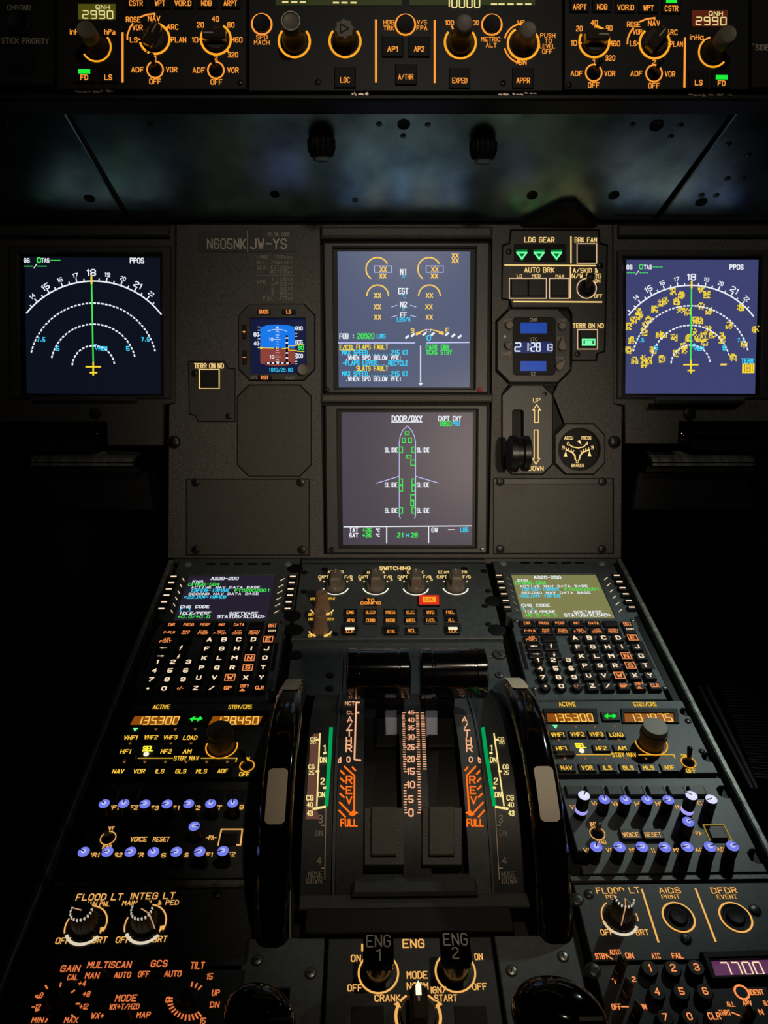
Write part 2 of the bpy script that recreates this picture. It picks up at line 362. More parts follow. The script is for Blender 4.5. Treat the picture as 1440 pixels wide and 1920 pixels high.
def knob(T, d, base, top, rb, rt, ring=None, style='fcu', ang=90, rw=5, a0=0, a1=360, hgt=None, m='knobd', cap='knob', rr=None, name='knob', gw=.42):
    (cx, cy), (sx, _) = d.P(*base), d.S(*base); H = hgt or height(d, base, top)
    kt = np.mean(d.S(*top)[0:1]); zt = (d.pl.n@d.pl.O+H)/(d.pl.n@d.pl.O); R, r = rb*sx, rt*kt*zt
    ax, ay = math.cos(math.radians(ang)), math.sin(math.radians(ang))
    if style == 'fcu':
        o = T.part(name, MB(M[m], 40).lathe(cx, cy, [(R*.86, 0), (R*.86, H*.12), (R*.72, H*.2), (r*.92, H*.42), (r*.92, H*.98), (0, H)], 32))
        T.part('knob_cap', MB(M[cap], 40).lathe(cx, cy, [(r, H*.55), (r*1.03, H*.6), (r*1.03, H*.97), (r*.9, H*1.01), (r*.82, H), (0, H)], 32, flute=.05), o)
    elif style == 'bar':
        o = T.part(name, MB(M[m], 40).lathe(cx, cy, [(R*.88, 0), (R*.88, H*.25), (R*.8, H*.34), (0, H*.36)], 32))
        gb = MB(M[cap]); L, Wd = R*.86, R*gw
        pts = [(cx+ax*i*L-ay*j*Wd, cy+ay*i*L+ax*j*Wd) for i, j in ((-1, -.8), (-.7, -1), (.7, -1), (1, -.55), (1, .55), (.7, 1), (-.7, 1), (-1, .8))]
        gb.prism(pts, H*.3, H, H*.12); g = T.part('grip', gb, o)
        T.part('pointer', MB(M['white']).stroke([(cx+ax*L*.1, cy+ay*L*.1), (cx+ax*L*.8, cy+ay*L*.8)], R*.1, lambda x, y: (x, y, H+.0003)), g)
    elif style == 'flute':
        o = T.part(name, MB(M[m], 24).lathe(cx, cy, [(R*.9, 0), (R*.9, H*.1), (r*1.25, H*.2), (r*1.02, H*.97), (r*.92, H)], 40, flute=.07).disc(cx, cy, r*.94, H))
        T.part('pointer', MB(M['white']).stroke([(cx+ax*r*.2, cy+ay*r*.2), (cx+ax*r*.95, cy+ay*r*.95)], r*.13, lambda x, y: (x, y, H+.0003)), o)
    if ring:
        q = rr or rb; T.part('light_ring', MB(ring).ring(d, *base, q, rw, .0005, a0, a1), o)
    return o, (cx, cy, H, R, r)
def lettering(T, m, items, d, name='lettering', lines=(), rings=(), t=.17, z=.0004, mono=False, parent=None, seg=False):
    for it in items:                          # (x, y, words, height, width): every inscription is a piece of its own
        T.part(name, MB(m).text(d, *it[:2], it[2], it[3], it[4] if len(it) > 4 else 0, z, t, mono, seg=seg), parent)
    for pts, wd in lines: T.part('printed_line' if not parent else name, MB(m).line(d, pts, wd, z), parent)
    for r in rings: T.part('light_ring' if not parent else name, MB(m).ring(d, *r[:4], z, *(r[4:] or (0, 360))), parent)
# ================================================================== the setting
HX = FCU
def world_box(name, lo, hi, m, kind='structure'):
    me = bpy.data.meshes.new(name); x0, y0, z0 = lo; x1, y1, z1 = hi
    V = [(x, y, z) for z in (z0, z1) for y in (y0, y1) for x in (x0, x1)]
    me.from_pydata(V, [], [(0, 2, 3, 1), (4, 5, 7, 6), (0, 1, 5, 4), (2, 6, 7, 3), (0, 4, 6, 2), (1, 3, 7, 5)]); me.materials.append(M[m])
    o = bpy.data.objects.new(name, me); COL.objects.link(o); o['kind'] = kind; return o
world_box('floor', (-1.4, -1.2, -.05), (1.4, 1.5, 0), 'carpet')
world_box('wall_front', (-1.4, 1.45, 0), (1.4, 1.5, 1.9), 'wall')
world_box('wall_left', (-1.45, -1.2, 0), (-1.4, 1.5, 1.9), 'wall')
world_box('wall_right', (1.4, -1.2, 0), (1.45, 1.5, 1.9), 'wall')
world_box('wall_back', (-1.45, -1.25, 0), (1.45, -1.2, 1.9), 'wall')
world_box('ceiling', (-1.45, -1.25, 1.9), (1.45, 1.5, 1.95), 'wall')
# ================================================================== pedestal
o0 = (.015, -.26); d = Draw(PED, o0)
T = Thing(PED, o0, 'centre_pedestal', 'long black centre pedestal sloping down between the seats, with grey worn edge rails', 'pedestal')
L = lambda u, v: (u-.015, v+.26)
body = MB(M['black']).prism([L(-.258, .02), L(.290, .02), L(.290, -.62), L(-.258, -.62)], -.34, -.016, .002)
T.part('body', body)
for u0, u1 in ((-.2590, -.2535), (.2835, .2890)):
    T.part('edge_rail', MB(M['rail']).prism([L(u0, .012), L(u1, .012), L(u1, -.62), L(u0, -.62)], -.0155, .0015, .0012))
    ui = u1+.0005 if u0 < 0 else u0-.0105
    T.part('gap_strip', MB(M['black']).prism([L(ui, .012), L(ui+.010, .012), L(ui+.010, -.62), L(ui, -.62)], -.0155, -.008, .0005))
DU = np.array([-.3775, 0.0])                  # the captain's units repeat the co-pilot's ones this far to the left
# ------------------------------------------------------------------ flight computer keypads
def terminal(side):
    right = side == 'right'
    oR = np.array([.2035, -.11]); o = oR if right else oR+DU
    T = Thing(PED, o, 'flight_computer_keypad', 'keypad terminal with olive lit screen, right of the switching panel' if right else
              'keypad terminal with dark plum screen, left of the switching panel', 'keypad', 'flight computer keypads')
    d = Draw(PED, oR, 910, 1040, 4.114)
    Lr = lambda u, v: np.array((u-oR[0], v-oR[1]))
    scr = [Lr(.1495, -.0185), Lr(.2500, -.0185), Lr(.2500, -.1035), Lr(.1495, -.1035)]
    outer = [Lr(.1315, .009), Lr(.2765, .009), Lr(.2765, -.098), Lr(.2705, -.102), Lr(.2705, -.118), Lr(.2690, -.120), Lr(.2690, -.212), Lr(.2640, -.216), Lr(.2640, -.2285),
             Lr(.1395, -.2285), Lr(.1395, -.216), Lr(.1345, -.212), Lr(.1345, -.120), Lr(.1365, -.118), Lr(.1365, -.102), Lr(.1315, -.098)]
    T.part('face_plate', MB(M['cool']).plate(outer, [scr], -.014, 0, .0008))
    sh = -.0018
    ds = Draw(PED, oR, 910, 1040, 4.114, sh)
    so = T.part('screen', MB(S['mcr' if right else 'mcl']).quad(*[(*p, sh) for p in (scr[3], scr[2], scr[1], scr[0])]))
    def t(x, y, s_, h, w_, c, al='l'): T.part('screen_text', MB(G[c]).text(ds, x, y, s_, h, w_, sh+.0004, .2, True, al=al), so)
    t(478, 177, 'A320-200', 20, 205, 'wht', 'c'); t(288, 201, 'ENG', 16, 75, 'wht', 'c'); t(348, 221, 'CFM56-5B4', 22, 232, 'grn', 'c')
    t(528, 245, 'ACTIVE NAV DATA BASE', 15, 520, 'wht', 'c'); t(420, 268, '19FEB-19MAR', 22, 288, 'cyan', 'c'); t(745, 268, 'FT02602001', 20, 262, 'grn', 'c')
    t(545, 295, 'SECOND NAV DATA BASE', 15, 530, 'wht', 'c'); t(418, 319, '<22JAN-19FEB', 20, 315, 'cyan', 'c')
    t(388, 393, 'CHG CODE', 19, 216, 'wht', 'c'); t(328, 417, '[ ]', 21, 80, 'cyan', 'c'); t(420, 443, 'IDLE/PERF', 19, 236, 'wht', 'c')
    t(428, 469, '+0.0/+0.0', 20, 240, 'grn', 'c'); t(790, 443, 'SOFTWARE', 17, 214, 'wht', 'c'); t(788, 468, 'STATUS/XLOAD>', 22, 358, 'wht', 'c')
    # line keys and their dashes
    for i in range(6):
        y = [160, 207, 256, 303, 354, 405][i]
        for x in ([105, 117, 130, 143, 157, 170][i], [1013, 1035, 1058, 1083, 1106, 1130][i]):
            k = button(T, d, x, y, 62, 30, z=.004, name='line_key')
            T.part('legend', MB(G['keyl']).dbox(Draw(PED, oR, 910, 1040, 4.114, .004), x, y, 44, 7, .004, .0044, 0), k)
        for x, y2, sg in (([178, 190, 203, 215, 230, 245][i], [187, 234, 282, 330, 378, 430][i], 1), ([930, 950, 972, 995, 1018, 1042][i], [187, 235, 282, 330, 380, 433][i], -1)):
            T.part('index_mark', MB(G['keyl'] if not (right and sg > 0) else M['white']).line(d, [(x-11, y2-9*sg), (x+11, y2+9*sg)], 6, .0006))
    for x in (308, 412, 518, 625, 730): T.part('vent_slot', MB(M['black']).dbox(d, x, 65, 68, 15, -.002, .0004, .0002))
    for x in (138, 900):
        c_ = d.P(x, 70); T.part('light_sensor', MB(M['lens'], 40).lathe(*c_, [(.0042, 0), (.0042, .0006), (.0036, .0012), (0, .0014)], 20))
    for u in (.1385, .2645): T.part('side_slot', MB(M['black']).prism([Lr(u-.002, -.143), Lr(u+.002, -.143), Lr(u+.002, -.186), Lr(u-.002, -.186)], -.003, .0004, .0002))
    for u in (.1405, .2665):
        for v in (-.108, -.213): screw(T, Draw(PED, oR), *px_of(oR, Lr(u, v)), 4.2, 'steel')
    # keys
    kb = dict(w_=112, h_=44, z=.003, bev=.0005)
    for x, y, s_, lh, lw in ((322, 528, 'DIR', 22, 48), (452, 528, 'PROG', 22, 78), (577, 528, 'PERF', 22, 74), (705, 528, 'INIT', 20, 46), (835, 528, 'DATA', 22, 78), (968, 528, '', 0, 0),
                           (342, 587, 'F-PLN', 20, 84), (467, 587, 'RAD|NAV', 14, 66), (600, 587, 'FUEL|PRED', 14, 82), (730, 587, 'SEC|F-PLN', 14, 86), (860, 587, 'ATC|COMM', 14, 86), (987, 587, 'MCDU|MENU', 14, 86),
                           (357, 647, 'AIR|PORT', 17, 0), (493, 645, '', 0, 0)):
        button(T, d, x, y, 112, 42, s_, lh*.86, G['orange'], .003, lw=lw*.95 if '|' not in s_ else 0, lt=.2, name='page_key')
    for x, y, pts in ((375, 707, [(-24, 0), (24, 0)]), (508, 707, [(0, -16), (0, 16)]), (393, 768, [(-24, 0), (24, 0)]), (530, 770, [(0, -16), (0, 16)])):
        k = button(T, d, x, y, 112, 46, z=.003, name='arrow_key'); dd = Draw(PED, oR, 910, 1040, 4.114, .003)
        mb = MB(G['keyl']).line(dd, [(x+p[0], y+p[1]) for p in pts], 6, .0034)
        (kx, ky), (sx, sy) = dd.P(x, y), dd.S(x, y)
        for sg in ((-1, 1) if y < 720 else (1, -1))[:1]:
            if pts[0][0]: ax = (sg if x == 375 else 1)*24*sx; mb.prism([(kx+ax, ky), (kx+ax*.2, ky+9*sx), (kx+ax*.2, ky-9*sx)], .0033, .0035)
            else: ay = (1 if y < 720 else -1)*17*sy; mb.prism([(kx, ky+ay), (kx-9*sx, ky+ay*.1), (kx+9*sx, ky+ay*.1)], .0033, .0035)
        T.part('legend', mb, k)
    k = button(T, d, 1105, 560, 82, 92, z=.003, name='dimmer_key'); dd = Draw(PED, oR, 910, 1040, 4.114, .003)
    T.part('legend', MB(G['orange']).text(dd, 1096, 536, 'BRT', 24, 58, .0034, .2), k)
    T.part('legend', MB(G['keyl']).text(dd, 1116, 575, 'DIM', 12, 52, .0034, .24), k)
    A, E_, Z = (.1961, -.1457), (.2563, -.1453), (.1962, -.2172); hk = .0045
    rows = ['ABCDE', 'FGHIJ', 'KLMNO', 'PQRST', 'UVWXY', ['Z', '/', 'SP', 'OVFY|^', 'CLR']]
    def key(u, v, s_, boxed=False, small=False, rnd=False):
        cx, cy = Lr(u, v); cx -= .0012; cy += .0030
        mb = MB(M['key'], 40 if rnd else 0)
        if rnd: mb.lathe(cx, cy, [(.0052, 0), (.0052, hk*.8), (.0045, hk), (0, hk)], 20)
        else: mb.box(cx, cy, .0108, .0104, 0, hk, .0008)
        k = T.part('letter_key' if not rnd else 'number_key', mb); dd = Draw(PED, oR, 0, 0, 1)
        lb = MB(G['orange' if small or boxed else 'keyl']); px, py = px_of(oR, (cx, cy), hk)
        dd.h = hk
        if '|' in s_:
            lb.text(dd, px, py-3, s_.split('|')[0], 5, 15, hk+.0003, .24); lb.text(dd, px, py+3.5, '^', 4.5, 8, hk+.0003, .3)
        elif s_ == '.': lb.disc(cx, cy, .0013, hk+.0003, 12)
        else: lb.text(dd, px, py, s_, 6.2 if not small else 5.6, {'W': 9, 'M': 8.5, 'SP': 12, 'CLR': 14, '+/-': 11}.get(s_, 7.2 if len(s_) == 1 and s_ not in '1I' else 0), hk+.0002, .26)
        if boxed: lb.stroke([(cx+i*.0046, cy+j*.0044) for i, j in ((-1, -1), (1, -1), (1, 1), (-1, 1))], .0009, lambda x, y: (x, y, hk+.0003), True)
        T.part('legend', lb, k)
    for r, row in enumerate(rows):
        for q, ch in enumerate(row): key(.1961+q*.01505+.0007, -.1456-r*.01433, ch, ch in 'ENSW' and len(ch) == 1, len(ch) > 1)
    for r, row in enumerate(['123', '456', '789', ['.', '0', '+/-']]):
        for q, ch in enumerate(row): key(.1518+q*.0152, -.1798-r*.0126, ch, False, ch == '+/-', True)
    return T
terminal('right'); terminal('left')
# ------------------------------------------------------------------ radio panels
def radio(side):
    right = side == 'right'
    oR = np.array([.209, -.273]); o = oR if right else oR+DU
    T = Thing(PED, o, 'radio_panel', 'radio tuning panel with amber frequency windows, below the olive-screened keypad' if right else
              'radio tuning panel with amber frequency windows, below the plum-screened keypad', 'radio panel', 'radio tuning panels')
    d = Draw(PED, oR, 1010, 1300, 3.349)
    Lr = lambda u, v: np.array((u-oR[0], v-oR[1]))
    out = [Lr(.1395, -.2300), Lr(.2775, -.2300), Lr(.2775, -.240), Lr(.2735, -.240), Lr(.2705, -.243), Lr(.2705, -.247), Lr(.2735, -.250), Lr(.2775, -.250), Lr(.2775, -.294), Lr(.2735, -.294), Lr(.2705, -.297), Lr(.2705, -.301), Lr(.2735, -.304), Lr(.2775, -.304), Lr(.2775, -.3165), Lr(.1395, -.3165)]
    T.part('face_plate', MB(M['cool']).plate(out, [], -.012, 0, .0006))
    for x, y in ((937, 175), (1025, 365)): screw(T, d, x, y, 17)
    def win(x, y, s_, sw, x0, x1):
        fo = T.part('window_frame', MB(M['black']).plate([d.P(*p) for p in ((x0-22, 100), (x1+18, 100), (x1+30, 192), (x0-12, 192))], [[d.P(*p) for p in ((x0, 128), (x1-8, 128), (x1, 186), (x0+6, 186))]], 0, .0016, .0004))
        w_ = T.part('display_window', MB(S['amber']).quad(*[(*d.P(*p), .0004) for p in ((x0, 128), (x1-8, 128), (x1, 186), (x0+6, 186))][::-1]))
        T.part('digits', MB(G['amberd']).text(d, x, y, s_, 46, sw, .0008, .13, seg=True), w_)
    win(210, 157, '135.300', 258, 50, 345); win(700, 157, '131.975' if right else '128.450', 262, 535, 852)
    k = button(T, d, 450, 143, 108, 54, z=.002, name='transfer_key'); dd = Draw(PED, oR, 1010, 1300, 3.349, .002)
    mb = MB(G['green']).line(dd, [(425, 144), (475, 144)], 16, .0023)
    for sg in (-1, 1): mb.prism([dd.P(450+sg*40, 144), dd.P(450+sg*14, 126), dd.P(450+sg*14, 162)], .0022, .0024)
    T.part('legend', mb, k)
    for x, y, s_, lw in ((118, 257, 'VHF1', 78), (243, 255, 'VHF2', 80), (363, 255, 'VHF3', 80), (487, 257, 'LOAD', 82), (142, 343, 'HF1', 60), (393, 342, 'HF2', 62), (522, 342, 'AM', 48),
                         (175, 465, 'NAV', 66), (305, 465, 'VOR', 66), (432, 465, 'ILS', 48), (562, 465, 'GLS', 62), (690, 465, 'MLS', 62), (820, 463, 'ADF', 60)):
        button(T, d, x, y, 106, 45 if y < 400 else 52, s_, 23, G['yellow'], .0018, lw=lw, lt=.2, name='tuning_key', ly=3)
    # flip guard over NAV
    T.part('key_guard', MB(M['grip']).dpoly(d, [(108, 378), (225, 378), (228, 402), (110, 402)], .001, .0036, .0006))
    for x, y, c in [(105, 210, 'green')]+[(x, 210, '') for x in (232, 352, 475)]+[(x, 297, '') for x in (127, 380, 505)]+[(x, 412, '') for x in (165, 292, 420, 547, 675, 803)]:
        c_ = d.P(x, y); r = .0022 if c else .0013
        T.part('indicator_light', MB(G['gear'] if c else G['unlit'], 40).prism([(c_[0]-r, c_[1]+r*.8), (c_[0]-r*.4, c_[1]-r*.4), (c_[0], c_[1]-r), (c_[0]+r*.4, c_[1]-r*.4), (c_[0]+r, c_[1]+r*.8)], 0, .0006))
    sl = T.part('select_light', MB(G['selb']).text(d, 262, 330, 'SEL', 28, 58, .0006, .34)); c_ = d.P(270, 362)
    T.part('bulb', MB(G['clr'], 40).lathe(*c_, [(.0024, 0), (.0022, .001), (.0012, .0018), (0, .002)], 14), sl)
    lettering(T, G['yellow'], [(178, 70, 'ACTIVE', 24, 100), (665, 70, 'STBY/CRS', 24, 140), (535, 388, 'STBY NAV', 24, 150), (957, 488, 'OFF', 24, 58), (912, 393, 'ON', 20, 30)], d, lines=[([(238, 388), (450, 388)], 6), ([(628, 388), (848, 388), (855, 410)], 6)], t=.2)
    hh = .0205; base = (707, 315); (cx, cy), (sx, _) = d.P(*base), d.S(*base); r = .0105
    o_ = T.part('tuning_knob', MB(M['brown'], 35).lathe(cx, cy, [(.0112, 0), (.0112, .002), (.0098, .007), (.0098, .010)], 36, flute=.03).use(M['knob']).lathe(cx, cy, [(.0098, .010), (.0118, .0105), (.0118, .015), (.0108, .0155), (.0108, .0205), (.0102, .0212), (0, .0212)], 36))
    T.part('light_ring', MB(G['ambery']).ring(d, 707, 315, 96, 8, .0005, 165, 380), o_)
    toggle(T, d, 940, 435, 950, 340, 44, G['ambery'], .020, 15, 7, 'screw')
    return T
radio('right'); radio('left')
# ------------------------------------------------------------------ audio panels
def audio(side):
    right = side == 'right'
    oR = np.array([.209, -.365]); o = oR if right else oR+DU
    T = Thing(PED, o, 'audio_panel', 'audio panel with blue-lit volume knobs, under the right-hand radio tuning panel' if right else
              'audio panel with blue-lit volume knobs, under the left-hand radio tuning panel', 'audio panel', 'audio control panels')
    d = Draw(PED, oR, 1010, 1300, 3.349)
    Lr = lambda u, v: np.array((u-oR[0], v-oR[1]))
    nt = lambda v: [Lr(.2775, v+.006), Lr(.273, v+.006), Lr(.2695, v+.003), Lr(.2695, v-.003), Lr(.273, v-.006), Lr(.2775, v-.006)]
    out = [Lr(.1405, -.3215), Lr(.2775, -.3215)]+nt(-.336)+nt(-.396)+[Lr(.2775, -.4095), Lr(.1405, -.4095), Lr(.1405, -.402), Lr(.145, -.402), Lr(.1485, -.399), Lr(.1485, -.393), Lr(.145, -.390), Lr(.1405, -.390)]
    T.part('face_plate', MB(M['cool']).plate(out, [], -.012, 0, .0006))
    for x in (222, 350, 480, 610, 740, 868, 998): button(T, d, x, 607, 104, 66, z=.003, m='coold', bev=.0012, name='call_key')
    hk = .015; dk = Draw(PED, oR, 1010, 1300, 3.349, hk)
    spots = [(285, 640), (413, 665), (545, 668), (682, 668), (815, 667), (960, 640), (1085, 663), (940, 805), (362, 963), (508, 963), (650, 963), (793, 965), (933, 963), (1077, 962), (1218, 958)]
    tx = ['VHF1', 'VHF2', 'VHF3', 'HF1', 'HF2', 'INT', 'CAB', '', 'VOR1', 'VOR2', 'MKR', 'ILS', 'MLS', 'ADF1', 'ADF2']
    angR = [60, 80, 120, 95, 200, 150, 200, 20, 70, 190, 190, 190, 190, 15, 15]; angL = [140, 95, 190, 200, 195, 75, 90, -10, 150, 200, 195, 130, 205, 205, 200]
    for i, (x, y) in enumerate(spots):
        up = right and i in (0, 5); h = hk
        cx, cy = dk.P(x, y)
        if up: cx, cy = Draw(PED, oR, 1010, 1300, 3.349, .024).P(x, y); h = .024
        if not right and i == 0: cy = dk.P(413, 665)[1]
        if not right and i == 5: cx, cy = dk.P(950, 666)
        r = .0046 if right else .0043
        mb = MB(M['key'], 40).lathe(cx, cy, [(r*1.04, 0), (r*1.04, h-.001), (r*.98, h-.0002)], 24)
        k = T.part('volume_knob', mb)
        gl = G['violetb' if (right and i in (0, 5, 6)) else 'violet']
        T.part('lit_cap', MB(gl, 40).lathe(cx, cy, [(r*.98, h-.0002), (r*.9, h), (0, h+.0004)], 24), k)
        T.part('lit_core', MB(G['vcore'] if gl is G['violet'] else G['clr'] if 0 else G['wht']).disc(cx, cy, r*.42, h+.0006, 16), k)
        a_ = math.radians((angR if right else angL)[i])
        T.part('pointer', MB(M['black']).stroke([(cx, cy), (cx+math.cos(a_)*r*.85, cy+math.sin(a_)*r*.85)], r*.2, lambda x_, y_: (x_, y_, h+.0009)), k)
        if up: T.part('lit_collar', MB(glow('lilac_collar_light', (168, 160, 250)), 40).lathe(cx, cy, [(r*1.07, .0065), (r*1.07, .0105)], 24), k)
        if tx[i]:
            bx, by = px_of(oR, (cx, cy+.0072), .001); lettering(T, G['eng'], [(bx, by, tx[i], 7, 28 if len(tx[i]) > 3 else 24)], Draw(PED, oR), t=.2)
    lettering(T, G['eng'], [(345, 824, 'INT', 24, 40), (395, 936, 'RAD', 24, 50), (1003, 880, '-PA-', 26, 62)], d, t=.2)
    toggle(T, d, 368, 882, 378, 815, 46, G['eng'], .012, 17, 6, 'knobd')
    for x, s_ in ((578, 'VOICE'), (718, 'RESET')): button(T, d, x, 880, 126, 66, s_, 26, G['eng'], .003, lw=98, lt=.19, ly=8, m='coold' , name='call_key')
    T.part('light_box', MB(G['dimy' if right else 'eng']).stroke([d.P(*p) for p in ((1033, 828), (1162, 828), (1212, 925), (1075, 925))], .0011, lambda x, y: (x, y, .0005), True))
    button(T, d, 1125, 878, 104, 70, z=.003, m='coold', bev=.001, name='call_key')
    return T
audio('right'); audio('left')
# ------------------------------------------------------------------ switching panel
o0 = np.array([.012, -.066]); d = Draw(PED, o0, 540, 1040, 3.6)
T = Thing(PED, o0, 'switching_panel', 'dark switching panel with four white-ringed selector knobs between the two keypads', 'switch panel')
T.part('face_plate', MB(M['cool']).plate([np.array(q)-o0 for q in ((-.099, .003), (.1225, .003), (.1225, -.137), (-.099, -.137))], [], -.012, 0, .0008))
T.part('ledge', MB(M['coold']).prism([np.array(q)-o0 for q in ((-.0985, .0105), (.122, .0105), (.122, .0035), (-.0985, .0035))], -.012, .004, .001))
for x, y in ((110, 120), (108, 250), (1320, 112), (1350, 245), (248, 98), (1190, 95), (1328, 347), (1352, 470), (318, 535)): screw(T, d, x, y, 18)
for x, y in ((48, 95), (30, 415), (1385, 315), (1410, 510), (45, 510)):
    c_ = d.P(x, y); T.part('fastener_recess', MB(M['black'], 40).lathe(*c_, [(.0095, .0003), (.0085, .0006), (0, .0002)], 20))
for i, (bx, by, txx, ty) in enumerate(((322, 218, 318, 128), (592, 218, 592, 122), (862, 221, 862, 122), (1130, 218, 1132, 122))):
    o_, (cx, cy, H, R, r) = knob(T, d, (bx, by), (txx, ty), 72, 40, None, 'bar', 90, cap='knob', m='knob', name='selector_knob', gw=.55)
    T.part('light_ring', MB(G['ring']).ring(d, bx, by+4, 84, 9, .0006, 188, 352), o_)
    T.part('base_dot', MB(G['ring'], 40).lathe(cx, cy-R*.72, [(.0019, H*.3), (.0014, H*.36), (0, H*.38)], 12), o_)
it = [(722, 93, 'SWITCHING', 22, 205), (322, 118, 'ATT HDG', 17, 104), (592, 120, 'AIR DATA', 17, 118), (862, 120, 'EIS DMC', 17, 112), (1112, 119, 'ECAM/ND XFR', 17, 190)]
for x, (l, r) in zip((322, 592, 862, 1130), ((-83, 86), (-83, 82), (-88, 78), (-92, 76))):
    it += [(x+l, 152, 'CAPT', 17, 64), (x+r, 152, 'F/O', 17, 48)] + ([(x-106, 170, '3', 15, 12), (x+106, 170, '3', 15, 12)] if x < 1000 else [])
lettering(T, G['pale'], it, d, t=.2); mb = MB(G['pale'])
for x in (322, 592, 862, 1130):
    for sg in (-1, 1): mb.disc(*d.P(x+sg*78, 182), .0011, .0005, 10)
T.part('position_dot', mb)
for by, (tx_, ty) in ((368, (230, 255)), (512, (219, 395))):
    bx = 232 if by < 400 else 219
    o_, q = knob(T, d, (bx, by), (tx_, ty), 64, 40, None, 'flute', 80 if by < 400 else 120, m='brown', name='brightness_knob')
    T.part('light_ring', MB(G['pale']).ring(d, bx, by-6, 78, 9, .0005, 195, 250).ring(d, bx, by-6, 78, 9, .0005, 290, 345), o_)
lettering(T, G['yellow'], [(172, 300, 'UPPER', 17, 40), (292, 298, 'DISPLAY', 17, 50), (160, 405, 'OFF', 18, 40), (280, 402, 'BRT', 18, 40), (154, 437, 'LOWER', 17, 32), (288, 437, 'DISPLAY', 17, 44), (163, 549, 'OFF', 20, 46), (268, 548, 'BRT', 20, 44)], d, t=.2)
for x, y, s_, lw in ((558, 313, 'TO|CONFIG', 66), (420, 385, 'ENG', 44), (557, 385, 'BLEED', 60), (692, 385, 'PRESS', 62), (828, 385, 'ELEC', 52), (962, 385, 'HYD', 46), (1095, 385, 'FUEL', 52),
                     (422, 440, 'APU', 46), (557, 440, 'COND', 58), (692, 440, 'DOOR', 58), (830, 440, 'WHEEL', 62), (965, 440, 'F/CTL', 58), (1103, 437, 'ALL', 40), (837, 509, 'RCL', 44)):
    button(T, d, x, y, 88, 42, s_, 20 if '|' not in s_ else 16, G['amber'], .0024, lw=lw if '|' not in s_ else 0, lt=.22, ly=4, name='page_key')
for x, y, s_ in ((417, 508, 'CLR'), (695, 508, 'STS'), (1113, 506, 'CLR')):
    T.part('key_surround', MB(M['coold']).prism([d.P(*p) for p in octagon(x-60, y-34, x+60, y+34, 12)], 0, .0016, .0008))
    k = button(T, d, x, y-2, 88, 44, s_, 18, G['amber'], .0036, lw=46, lt=.22, ly=12, name='page_key', bar=(x, y-8, 62, 16, G['clr']) if s_ == 'CLR' else None)
k = button(T, d, 950, 304, 140, 66, z=.003, name='emergency_cancel_key', m='key'); dd = Draw(PED, o0, 540, 1040, 3.6, .003)
T.part('lit_frame', MB(G['red']).plate([dd.P(*p) for p in ((885, 274), (1018, 274), (1020, 336), (885, 336))], [[dd.P(*p) for p in ((908, 287), (1000, 287), (1000, 322), (908, 322))]], .003, .0034, 0.0001), k)
T.part('lit_core', MB(G['redy']).dbox(dd, 954, 304, 90, 34, .003, .0035, 0), k)
T.part('legend', MB(G['red']).text(dd, 954, 304, 'CANC', 20, 58, .0038, .2), k)
# ------------------------------------------------------------------ pedestal floodlight and recorder panels
o0 = np.array([.209, -.447]); d = Draw(PED, o0, 1050, 1620, 3.692)
T = Thing(PED, o0, 'flood_light_panel', 'black panel with one big fluted dimmer and two round AIDS and DFDR push buttons', 'light panel')
T.part('face_plate', MB(M['coold']).prism([np.array(q)-o0 for q in ((.131, -.4175), (.2795, -.4175), (.2795, -.4735), (.131, -.4735))], -.012, 0, .0006))
T.part('upper_strip', MB(M['bezel']).prism([np.array(q)-o0 for q in ((.122, -.4108), (.2795, -.4108), (.2795, -.4165), (.122, -.4165))], -.012, .001, .0012))
lettering(T, G['eng'], [(400, 185, 'FLOOD LT', 39, 295), (358, 232, 'PED', 27, 76), (325, 475, 'OFF', 36, 86), (568, 475, 'BRT', 36, 84), (757, 185, 'AIDS', 38, 145), (765, 230, 'PRINT', 27, 122), (1133, 185, 'DFDR', 38, 172), (1155, 230, 'EVENT', 27, 135)], d,
          lines=[([(566, 180), (680, 540)], 13), ([(938, 175), (1075, 535)], 13)], t=.17)
for x in (820, 1215):
    (cx, cy), (sx, _) = d.P(x, 370), d.S(x, 370); R = 104*sx
    k = T.part('push_button', MB(M['black'], 40).lathe(cx, cy, [(R*.95, 0), (R*.93, .0012), (R*.86, .0012), (R*.74, .0004), (R*.62, .0004), (R*.6, .0016), (R*.5, .0022), (R*.2, .0014), (0, .0013)], 32))
    T.part('light_ring', MB(G['eng']).ring(d, x, 370, 106, 13, .0005), k)
o_, (cx, cy, H, R, r) = knob(T, d, (412, 378), (455, 238), 118, 62, None, 'flute', -60, m='knobd', name='dimmer_knob')
T.part('light_ring', MB(G['eng']).ring(d, 412, 370, 122, 9, .0006, 120, 230).ring(d, 412, 370, 122, 9, .0006, -15, 12), o_)
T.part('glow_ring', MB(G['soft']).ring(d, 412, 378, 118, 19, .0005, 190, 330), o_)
tk = MB(G['tick'])
for i in range(9):
    a_ = math.radians(170+i*22); tk.box(cx+math.cos(a_)*r*.97, cy+math.sin(a_)*r*.97, r*.16, r*.16, H-.0015, H+.0004)
T.part('tick_mark', tk, o_); tk = MB(G['ptr'])
a_ = math.radians(258); e = np.array([math.cos(a_), math.sin(a_)])
p0, p1 = np.array([cx, cy])+e*r*.1, np.array([cx, cy])+e*r*1.0; q = np.array([cx, cy])+e*r*1.3
tk.stroke([p0, p1], r*.11, lambda x, y: (x, y, H+.0005)); n_ = np.array([-e[1], e[0]])*r*.06
tk.quad((*(p1-n_), H+.0004), (*(q-n_), H*.1), (*(q+n_), H*.1), (*(p1+n_), H+.0004))
T.part('pointer', tk, o_)
for x, y, r_ in ((115, 248, 40), (200, 210, 30), (872, 520, 34), (1350, 322, 36)): screw(T, d, x, y, r_)
